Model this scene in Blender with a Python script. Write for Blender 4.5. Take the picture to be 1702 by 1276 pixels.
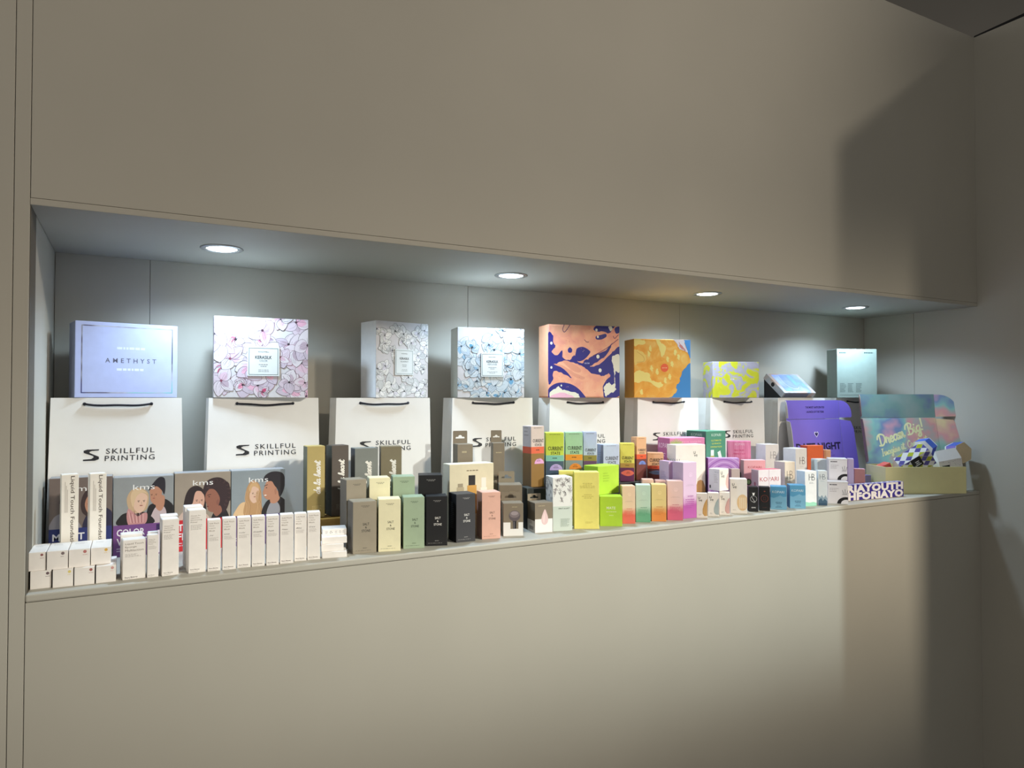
import bpy, bmesh, math, random
from mathutils import Vector, Matrix
from mathutils.geometry import tessellate_polygon

for _o in list(bpy.data.objects):
    bpy.data.objects.remove(_o, do_unlink=True)
SC = bpy.context.scene
COL = SC.collection
R = math.radians

# ------------------------------------------------------------------ camera
cam_d = bpy.data.cameras.new('camera')
cam_d.sensor_width = 36.0
cam_d.lens = 36.0 * 1176.0 / 1702.0
cam_d.clip_start = 0.02
cam = bpy.data.objects.new('camera', cam_d)
COL.objects.link(cam)
cam.location = (0.0, -1.5, 1.5)
cam.rotation_euler = (R(90 + 1.12), 0, R(-28.3))
SC.camera = cam

# ------------------------------------------------------------------ light and exposure
SC.view_settings.view_transform = 'Standard'
SC.view_settings.look = 'None'
SC.view_settings.gamma = 1.0
SC.view_settings.use_curve_mapping = False
SC.view_settings.exposure = 0.0

world = bpy.data.worlds.new('hall_air')
SC.world = world
world.use_nodes = True
_bg = world.node_tree.nodes['Background']
_bg.inputs['Color'].default_value = (1.0, 0.96, 0.91, 1)
_bg.inputs['Strength'].default_value = 0.52

def hall_lamp(loc, target, watts, color, cone, blend, radius, wide):
    d = bpy.data.lights.new('hall_lamp', 'SPOT')
    d.energy = watts
    d.color = color
    d.spot_size = R(cone)
    d.spot_blend = blend
    d.shadow_soft_size = radius
    o = bpy.data.objects.new('hall_lamp', d)
    COL.objects.link(o)
    o.location = loc
    z = (o.location - Vector(target)).normalized()      # rolled so that the flat beam lies level along the wall
    x = (Vector((1, 0, 0)) - z * z.x).normalized()
    y = z.cross(x)
    o.rotation_euler = Matrix((x, y, z)).transposed().to_euler()
    o.scale = (wide, 1.0, 1.0)      # spot stretched sideways into a wide, flat beam, shaped for the wall's falloff
    return o

# hall spotlights high up beyond the end of the right-hand partition: one broad warm flood, two flat beams on the shelf
hall_lamp((6.30, -7.20, 5.55), (-0.3, 0, 2.35), 1300, (1.0, 0.88, 0.72), 30, 0.9, 0.20, 1.0)
hall_lamp((6.36, -7.26, 5.40), (2.0, 0, 1.20), 2100, (0.80, 0.97, 1.0), 7.0, 1.0, 0.09, 4.0)
hall_lamp((4.90, -8.60, 5.60), (2.1, 0, 1.18), 3300, (1.0, 0.88, 0.70), 7.0, 1.0, 0.42, 4.6)

LED_COLOR = (0.60, 0.80, 1.0)
LED_WATTS = 3.7

# ------------------------------------------------------------------ helpers
def lin(c):
    def f(v):
        v = v / 255.0
        return v / 12.92 if v <= 0.04045 else ((v + 0.055) / 1.055) ** 2.4
    return (f(c[0]), f(c[1]), f(c[2]), 1.0)

_mats = {}
def mat(c, rough=0.55, noise=0.03, scale=60.0, metal=0.0, coat=0.0, bump=0.0):
    key = (tuple(c), rough, noise, scale, metal, coat, bump)
    if key in _mats:
        return _mats[key]
    m = bpy.data.materials.new('paint_%d_%d_%d' % tuple(int(v) for v in c))
    m.use_nodes = True
    nt = m.node_tree
    b = nt.nodes['Principled BSDF']
    b.inputs['Roughness'].default_value = rough
    b.inputs['Metallic'].default_value = metal
    if coat:
        b.inputs['Coat Weight'].default_value = coat
    L = lin(c)
    if noise > 0:
        tc = nt.nodes.new('ShaderNodeTexCoord')
        n = nt.nodes.new('ShaderNodeTexNoise')
        n.inputs['Scale'].default_value = scale
        n.inputs['Detail'].default_value = 3
        nt.links.new(tc.outputs['Object'], n.inputs['Vector'])
        r = nt.nodes.new('ShaderNodeValToRGB')
        r.color_ramp.elements[0].position = 0.3
        r.color_ramp.elements[1].position = 0.7
        r.color_ramp.elements[0].color = tuple(max(0, v * (1 - noise)) for v in L[:3]) + (1,)
        r.color_ramp.elements[1].color = tuple(min(1, v * (1 + noise)) for v in L[:3]) + (1,)
        nt.links.new(n.outputs['Fac'], r.inputs['Fac'])
        nt.links.new(r.outputs['Color'], b.inputs['Base Color'])
        if bump:
            bp = nt.nodes.new('ShaderNodeBump')
            bp.inputs['Strength'].default_value = bump
            bp.inputs['Distance'].default_value = 0.002
            nt.links.new(n.outputs['Fac'], bp.inputs['Height'])
            nt.links.new(bp.outputs['Normal'], b.inputs['Normal'])
    else:
        b.inputs['Base Color'].default_value = L
    _mats[key] = m
    return m

def ink(c):
    return mat(c, 0.5, 0.0)

def ramp_mat(name, stops, kind='z', lo=0.0, hi=1.0, noise=0.0, scale=8.0, rough=0.45, distort=0.0, const=False, metal=0.0):
    """kind z: printed colour run along the object's own height; kind noise: marbled paint."""
    m = bpy.data.materials.new(name)
    m.use_nodes = True
    nt = m.node_tree
    b = nt.nodes['Principled BSDF']
    b.inputs['Roughness'].default_value = rough
    b.inputs['Metallic'].default_value = metal
    tc = nt.nodes.new('ShaderNodeTexCoord')
    r = nt.nodes.new('ShaderNodeValToRGB')
    if const:
        r.color_ramp.interpolation = 'CONSTANT'
    els = r.color_ramp.elements
    while len(els) < len(stops):
        els.new(0.5)
    for e, (p, c) in zip(els, stops):
        e.position = p
        e.color = lin(c)
    n = nt.nodes.new('ShaderNodeTexNoise')
    n.inputs['Scale'].default_value = scale
    n.inputs['Detail'].default_value = 3
    n.inputs['Distortion'].default_value = distort
    nt.links.new(tc.outputs['Object'], n.inputs['Vector'])
    if kind == 'z':
        s = nt.nodes.new('ShaderNodeSeparateXYZ')
        nt.links.new(tc.outputs['Object'], s.inputs[0])
        mr = nt.nodes.new('ShaderNodeMapRange')
        mr.inputs['From Min'].default_value = lo
        mr.inputs['From Max'].default_value = hi
        nt.links.new(s.outputs['Z'], mr.inputs['Value'])
        ad = nt.nodes.new('ShaderNodeMath')
        ad.operation = 'MULTIPLY_ADD'
        ad.inputs[1].default_value = noise
        nt.links.new(n.outputs['Fac'], ad.inputs[0])
        nt.links.new(mr.outputs['Result'], ad.inputs[2])
        sb = nt.nodes.new('ShaderNodeMath')
        sb.operation = 'SUBTRACT'
        sb.inputs[1].default_value = noise * 0.5
        nt.links.new(ad.outputs[0], sb.inputs[0])
        nt.links.new(sb.outputs[0], r.inputs['Fac'])
    else:
        nt.links.new(n.outputs['Fac'], r.inputs['Fac'])
    nt.links.new(r.outputs['Color'], b.inputs['Base Color'])
    return m

def tag(o, label=None, cat=None, group=None, kind=None):
    if label: o['label'] = label
    if cat: o['category'] = cat
    if group: o['group'] = group
    if kind: o['kind'] = kind
    return o

def empty(name, loc, rot=(0, 0, 0)):
    o = bpy.data.objects.new(name, None)
    COL.objects.link(o)
    o.empty_display_size = 0.02
    o.location = loc
    o.rotation_euler = rot
    return o

def mesh_obj(name, verts, faces, mats, parent=None, midx=None, smooth=False, loc=None, rot=None):
    me = bpy.data.meshes.new(name)
    me.from_pydata([tuple(v) for v in verts], [], faces)
    for m in (mats if isinstance(mats, (list, tuple)) else [mats]):
        me.materials.append(m)
    if midx:
        me.polygons.foreach_set('material_index', midx)
    if smooth:
        me.polygons.foreach_set('use_smooth', [True] * len(me.polygons))
    me.update()
    o = bpy.data.objects.new(name, me)
    COL.objects.link(o)
    if parent: o.parent = parent
    if loc: o.location = loc
    if rot: o.rotation_euler = rot
    return o

def box_geo(x0, x1, y0, y1, z0, z1):
    v = [(x0, y0, z0), (x1, y0, z0), (x1, y1, z0), (x0, y1, z0), (x0, y0, z1), (x1, y0, z1), (x1, y1, z1), (x0, y1, z1)]
    f = [(0, 3, 2, 1), (4, 5, 6, 7), (0, 1, 5, 4), (1, 2, 6, 5), (2, 3, 7, 6), (3, 0, 4, 7)]
    return v, f

def bevel_box(name, x0, x1, y0, y1, z0, z1, mats, parent=None, bev=0.0007, loc=None, rot=None):
    """mats: one material or [front, sides, top]"""
    v, f = box_geo(x0, x1, y0, y1, z0, z1)
    bm = bmesh.new()
    vs = [bm.verts.new(p) for p in v]
    for q in f: bm.faces.new([vs[i] for i in q])
    ml = mats if isinstance(mats, (list, tuple)) else [mats]
    bm.normal_update()
    if len(ml) > 1:
        for q in bm.faces:
            n = q.normal
            q.material_index = 0 if abs(n.y) > 0.5 else (1 if abs(n.x) > 0.5 else min(2, len(ml) - 1))
    if bev > 0:
        bmesh.ops.bevel(bm, geom=list(bm.edges), offset=bev, segments=2, profile=0.5, affect='EDGES', clamp_overlap=True)
    me = bpy.data.meshes.new(name)
    bm.to_mesh(me)
    bm.free()
    for m in ml: me.materials.append(m)
    o = bpy.data.objects.new(name, me)
    COL.objects.link(o)
    if parent: o.parent = parent
    if loc: o.location = loc
    if rot: o.rotation_euler = rot
    return o

def tube_geo(pts, rad, seg=8):
    pts = [Vector(p) for p in pts]
    v, f = [], []
    for i, p in enumerate(pts):
        t = (pts[min(i + 1, len(pts) - 1)] - pts[max(i - 1, 0)]).normalized()
        a = t.cross(Vector((0, 1, 0)))
        if a.length < 1e-4: a = t.cross(Vector((1, 0, 0)))
        a.normalize()
        b = t.cross(a)
        for k in range(seg):
            q = 2 * math.pi * k / seg
            v.append(p + a * math.cos(q) * rad + b * math.sin(q) * rad)
    for i in range(len(pts) - 1):
        for k in range(seg):
            k2 = (k + 1) % seg
            f.append((i * seg + k, i * seg + k2, (i + 1) * seg + k2, (i + 1) * seg + k))
    f.append(tuple(range(seg - 1, -1, -1)))
    f.append(tuple((len(pts) - 1) * seg + k for k in range(seg)))
    return v, f

def spline(pts, closed=False, n=5):
    out = []
    m = len(pts)
    rng = range(m) if closed else range(m - 1)
    for i in rng:
        if closed:
            p0, p1, p2, p3 = pts[(i - 1) % m], pts[i], pts[(i + 1) % m], pts[(i + 2) % m]
        else:
            p0, p1, p2, p3 = pts[max(i - 1, 0)], pts[i], pts[i + 1], pts[min(i + 2, m - 1)]
        for k in range(n):
            t = k / n
            out.append(tuple(0.5 * (2 * p1[j] + (p2[j] - p0[j]) * t + (2 * p0[j] - 5 * p1[j] + 4 * p2[j] - p3[j]) * t * t
                                    + (3 * p1[j] - p0[j] - 3 * p2[j] + p3[j]) * t ** 3) for j in range(2)))
    if not closed: out.append(tuple(pts[-1]))
    return out

# ---- lettering: the built-in face, turned into flat mesh once per string
_tx = {}
def text_geo(s, bold=0.0, shear=0.0, spacing=1.0):
    key = (s, bold, shear, spacing)
    if key in _tx: return _tx[key]
    cu = bpy.data.curves.new('lettering', 'FONT')
    cu.body = s
    cu.resolution_u = 2
    cu.offset = bold
    cu.shear = shear
    cu.space_character = spacing
    ob = bpy.data.objects.new('lettering', cu)
    me = ob.to_mesh()
    v = [(p.co.x, p.co.y) for p in me.vertices]
    f = [tuple(p.vertices) for p in me.polygons]
    ob.to_mesh_clear()
    bpy.data.objects.remove(ob)
    bpy.data.curves.remove(cu)
    if not v: v, f = [(0, 0), (1, 0), (1, 1)], [(0, 1, 2)]
    x0, x1 = min(p[0] for p in v), max(p[0] for p in v)
    y0, y1 = min(p[1] for p in v), max(p[1] for p in v)
    _tx[key] = (v, f, x0, x1, y0, y1)
    return _tx[key]

_CURS = {
 'a': (1.0, [[(.7, .85), (.35, 1), (.05, .55), (.25, .02), (.6, .35), (.72, 1), (.68, .3), (.8, 0), (1, .2)]]),
 'd': (1.0, [[(.7, .85), (.35, 1), (.05, .5), (.25, .02), (.6, .35), (.8, 2.0), (.68, .3), (.8, 0), (1, .2)]]),
 'e': (.72, [[(0, .4), (.5, .6), (.55, .9), (.3, 1), (.05, .5), (.3, 0), (.75, .3)]]),
 'l': (.6, [[(0, .2), (.45, 1.4), (.4, 2), (.2, 1.7), (.2, .3), (.35, 0), (.6, .2)]]),
 'h': (.9, [[(0, .2), (.4, 1.5), (.35, 2), (.2, 1.6), (.15, 0), (.3, .8), (.5, 1), (.6, .8), (.6, .2), (.7, 0), (.9, .2)]]),
 'r': (.8, [[(0, .2), (.2, 1.1), (.3, .9), (.55, .9), (.5, .3), (.6, 0), (.8, .2)]]),
 't': (.65, [[(0, .3), (.3, 1.8), (.25, .3), (.4, 0), (.65, .2)], [(.02, 1.3), (.6, 1.38)]]),
 'm': (1.15, [[(0, .6), (.15, 1), (.15, 0), (.3, .8), (.45, 1), (.5, .7), (.5, 0), (.65, .8), (.8, 1), (.88, .7), (.88, .2), (1, 0), (1.15, .2)]]),
 'n': (.9, [[(0, .6), (.15, 1), (.15, 0), (.3, .8), (.5, 1), (.58, .7), (.58, .2), (.7, 0), (.9, .2)]]),
 'i': (.55, [[(0, .3), (.2, 1), (.2, .2), (.32, 0), (.55, .2)], [(.25, 1.4), (.28, 1.5)]]),
 'g': (.9, [[(.7, .85), (.35, 1), (.05, .55), (.25, .02), (.6, .35), (.7, 1), (.65, -.6), (.35, -.9), (.15, -.6), (.9, .2)]]),
 'D': (1.4, [[(.4, 1.8), (.35, .1)], [(-.1, 1.3), (.1, 1.8), (.6, 2), (1.2, 1.6), (1.25, .7), (.7, 0), (.05, .1)]]),
 'B': (1.3, [[(.45, 1.8), (.4, .1)], [(-.2, 1.2), (0, 1.8), (.6, 2.05), (1.05, 1.7), (.85, 1.2), (.5, 1.05), (1.1, .8), (1.1, .25), (.6, 0), (.1, .1)]]),
 'I': (.85, [[(.15, 0), (.5, 0)], [(.33, 0), (.5, 1.95)], [(.25, 2), (.75, 2)]]),
 'C': (1.05, [[(1, 1.6), (.7, 2), (.2, 1.4), (.1, .6), (.5, 0), (1, .35)]]),
 '!': (.5, [[(.35, 2.2), (.25, .6)], [(.18, .05), (.2, .12)]]),
 '.': (.4, [[(.15, .03), (.18, .1)]]), ' ': (.55, []), "'": (.3, []),
}

class Print:
    """flat print on one face of a thing; u to the right, v up, both in metres from the face's lower left corner"""
    def __init__(self, w, h, layer=0, step=0.000005):
        self.w, self.h, self.step = w, h, step
        self.v, self.f, self.c, self.layer = [], [], [], layer
    def _add(self, pts, faces, col, layer=True):
        if layer: self.layer += 1
        z = 0.00012 + self.layer * self.step
        k = len(self.v)
        self.v += [(p[0], p[1], z) for p in pts]
        self.f += [tuple(i + k for i in q) for q in faces]
        self.c += [col] * len(faces)
    def _clip(self, pts):
        def cut(ps, ax, lim, sgn):
            out = []
            for i in range(len(ps)):
                a, b = ps[i], ps[(i + 1) % len(ps)]
                ia, ib = sgn * (a[ax] - lim) <= 0, sgn * (b[ax] - lim) <= 0
                if ia: out.append(a)
                if ia != ib:
                    t = (lim - a[ax]) / (b[ax] - a[ax])
                    out.append((a[0] + (b[0] - a[0]) * t, a[1] + (b[1] - a[1]) * t))
            return out
        for ax, lim, s in ((0, 0.0003, -1), (0, self.w - 0.0003, 1), (1, 0.0003, -1), (1, self.h - 0.0003, 1)):
            if len(pts) < 3: return []
            pts = cut(pts, ax, lim, s)
        return pts
    def polym(self, pts, col, layer=True):
        pts = self._clip(pts)
        if len(pts) < 3: return
        tri = tessellate_polygon([[Vector((p[0], p[1], 0)) for p in pts]])
        fs = []
        for t in tri:
            a, b, c = (pts[i] for i in t)
            ar = (b[0] - a[0]) * (c[1] - a[1]) - (b[1] - a[1]) * (c[0] - a[0])
            if abs(ar) < 1e-14: continue
            fs.append(tuple(t) if ar > 0 else (t[0], t[2], t[1]))
        self._add(pts, fs, col, layer)
    def strokem(self, pts, wd, col, layer=True):
        if layer: self.layer += 1
        base = self.layer
        for i_, (a, b) in enumerate(zip(pts[:-1], pts[1:])):
            self.layer = base + (i_ % 3) * 0.3
            dx, dy = b[0] - a[0], b[1] - a[1]
            l = math.hypot(dx, dy)
            if l < 1e-7: continue
            ex, ey = dx / l * wd * 0.35, dy / l * wd * 0.35
            nx, ny = -dy / l * wd / 2, dx / l * wd / 2
            q = self._clip([(a[0] - ex - nx, a[1] - ey - ny), (b[0] + ex - nx, b[1] + ey - ny), (b[0] + ex + nx, b[1] + ey + ny), (a[0] - ex + nx, a[1] - ey + ny)])
            if len(q) >= 3: self._add(q, [tuple(range(len(q)))], col, False)
        self.layer = base
    # the same in fractions of the face
    def P(self, p): return (p[0] * self.w, p[1] * self.h)
    def rect(self, x0, y0, x1, y1, col): self.polym([self.P(p) for p in ((x0, y0), (x1, y0), (x1, y1), (x0, y1))], col)
    def poly(self, pts, col, smooth=False):
        if smooth: pts = spline(pts, True, 5)
        self.polym([self.P(p) for p in pts], col)
    def ell(self, cx, cy, rx, ry, col, n=24, a0=0.0, a1=2 * math.pi):
        """rx, ry in fractions of the face width"""
        c = self.P((cx, cy))
        full = abs(a1 - a0 - 2 * math.pi) < 1e-6
        m = n if full else n + 1
        self.polym([(c[0] + rx * self.w * math.cos(a0 + (a1 - a0) * i / n), c[1] + ry * self.w * math.sin(a0 + (a1 - a0) * i / n)) for i in range(m)], col)
    def stroke(self, pts, wd, col, smooth=False, closed=False):
        if smooth: pts = spline(pts, closed, 5)
        if closed: pts = list(pts) + [pts[0]]
        self.strokem([self.P(p) for p in pts], wd * self.w, col)
    def frame(self, x0, y0, x1, y1, wd, col):
        self.stroke([(x0, y0), (x1, y0), (x1, y1), (x0, y1), (x0, y0)], wd, col)
    def text(self, s, cx, cy, fw, col, fh=None, rot=0.0, bold=0.0, shear=0.0, align='C', spacing=1.0):
        """fw: width of the line as a fraction of the face width; fh: its height as a fraction of the face width"""
        v, f, x0, x1, y0, y1 = text_geo(s, bold, shear, spacing)
        sx = fw * self.w / (x1 - x0)
        sy = sx if fh is None else fh * self.w / (y1 - y0)
        ox = {'C': (x0 + x1) / 2, 'L': x0, 'R': x1}[align]
        oy = (y0 + y1) / 2
        c = self.P((cx, cy))
        ca, sa = math.cos(R(rot)), math.sin(R(rot))
        pts = []
        for p in v:
            a, b = (p[0] - ox) * sx, (p[1] - oy) * sy
            pts.append((c[0] + a * ca - b * sa, c[1] + a * sa + b * ca))
        self._add(pts, f, col)
    def cursive(self, s, cx, cy, fw, col, wd, rot=0.0, stretch=1.0):
        x, strokes = 0.0, []
        for ch in s:
            adv, ss = _CURS[ch]
            for k in ss: strokes.append([(x + p[0] + p[1] * 0.18, p[1] * stretch) for p in k])
            x += adv
        sc = fw * self.w / x
        c = self.P((cx, cy))
        ca, sa = math.cos(R(rot)), math.sin(R(rot))
        for k in strokes:
            k = spline(k, False, 4)
            q = []
            for p in k:
                a, b = (p[0] - x / 2) * sc, (p[1] - 0.6) * sc
                q.append((c[0] + a * ca - b * sa, c[1] + a * sa + b * ca))
            self.strokem(q, wd * self.w, col)
    def micro(self, x0, y1, fw, lines, pitch, col, seed=1, weight=0.35, align='L'):
        """small print too fine to read in the photograph: broken rows of ink"""
        rnd = random.Random(seed)
        self.layer += 1
        for i in range(lines):
            y = y1 - i * pitch
            end = fw * (rnd.uniform(0.62, 1.0) if align == 'L' else rnd.uniform(0.5, 1.0))
            x = x0 if align == 'L' else x0 + (fw - end) / 2
            xe = x + end
            while x < xe:
                l = rnd.uniform(0.04, 0.12) * fw * 1.6
                a, b = self.P((x, y)), self.P((min(x + l, xe), y + pitch * weight))
                self._add([(a[0], a[1]), (b[0], a[1]), (b[0], b[1]), (a[0], b[1])], [(0, 1, 2, 3)], col, False)
                x += l + 0.035 * fw
    def build(self, name, parent, M, label=None, rough=0.5):
        cols = []
        for c in self.c:
            if c not in cols: cols.append(c)
        vs = [M @ Vector(p) for p in self.v]
        o = mesh_obj(name, vs, self.f, [ink(c) if not isinstance(c, bpy.types.Material) else c for c in cols], parent, [cols.index(c) for c in self.c])
        if label: o['label'] = label
        return o

def front_matrix(w, d, h):    # print coordinates -> the thing's own, for its front face
    return Matrix(((1, 0, 0, -w / 2), (0, 0, -1, -d / 2), (0, 1, 0, 0), (0, 0, 0, 1)))
def left_matrix(w, d, h):
    return Matrix(((0, 0, -1, -w / 2), (-1, 0, 0, d / 2), (0, 1, 0, 0), (0, 0, 0, 1)))
def top_matrix(w, d, h):
    return Matrix(((1, 0, 0, -w / 2), (0, 1, 0, -d / 2), (0, 0, 1, h), (0, 0, 0, 1)))

class Carton:
    def __init__(self, key, name, label, front, side=None, top=None, cat='box', group=None, flap=True, bev=0.0007, shrink=0.0004, part='body'):
        x, y, z, a, w, d, h = LAY[key]
        ca, sa = math.cos(R(a)), math.sin(R(a))
        w -= shrink
        d -= shrink
        if flap: h -= 0.0005
        self.w, self.d, self.h, self.lay = w, d, h, 0
        self.root = empty(name, (x + ca * w / 2 - sa * d / 2, y + sa * w / 2 + ca * d / 2, z), (0, 0, R(a)))
        tag(self.root, label, cat, group)
        tomat = lambda c: c if isinstance(c, bpy.types.Material) else mat(c)
        fm = tomat(front)
        sm = tomat(side) if side else fm
        tm = tomat(top) if top else fm
        self.body = bevel_box(part, -w / 2, w / 2, -d / 2, d / 2, 0, h, [fm, sm, tm], self.root, bev)
        if flap:
            e = min(0.0012, w * 0.04)
            bevel_box('top_flap', -w / 2 + e, w / 2 - e, -d / 2 + e * 0.6, d / 2 - e, h, h + 0.0005, tm, self.root, 0)
    def front(self): return Print(self.w, self.h, self.lay)
    def put(self, p, name='lettering', label=None):
        self.lay = p.layer + 6
        return p.build(name, self.root, front_matrix(self.w, self.d, self.h), label)
    def left(self): return Print(self.d, self.h)
    def putl(self, p, name='side_print', label=None): return p.build(name, self.root, left_matrix(self.w, self.d, self.h), label)
    def hang_tab(self, th, col, hole, wfrac=1.0, x0=0.0, name='hang_tab'):
        """card tab standing on the back edge of the top with a sombrero-shaped cut-out"""
        w, d, h = self.w, self.d, self.h
        W = w * wfrac
        xa = -w / 2 + w * x0
        out = [(0, 0), (W, 0), (W, th * .92), (W * .97, th), (W * .03, th), (0, th * .92)]
        cx, cy, s = W / 2, th * .48, W * .62
        hl = [(-.5, -.12), (-.2, -.12), (.2, -.12), (.5, -.12), (.5, .0), (.42, .06), (.22, .06), (.16, .2), (0, .26), (-.16, .2), (-.22, .06), (-.42, .06), (-.5, .0)]
        hole_pts = [(cx + p[0] * s, cy + p[1] * s) for p in hl]
        tri = tessellate_polygon([[Vector((p[0], p[1], 0)) for p in out], [Vector((p[0], p[1], 0)) for p in hole_pts]])
        pts = out + hole_pts
        n = len(pts)
        t = 0.0006
        yb = d / 2 - 0.0012
        v = [(xa + p[0], yb, h + p[1]) for p in pts] + [(xa + p[0], yb + t, h + p[1]) for p in pts]
        f = []
        for q in tri:
            f.append(tuple(q)); f.append(tuple(i + n for i in reversed(q)))
        for loop in (list(range(6)), list(range(6, n))):
            for i in range(len(loop)):
                a_, b_ = loop[i], loop[(i + 1) % len(loop)]
                f.append((a_, b_, b_ + n, a_ + n))
        return mesh_obj(name, v, f, mat(col), self.root)

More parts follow.
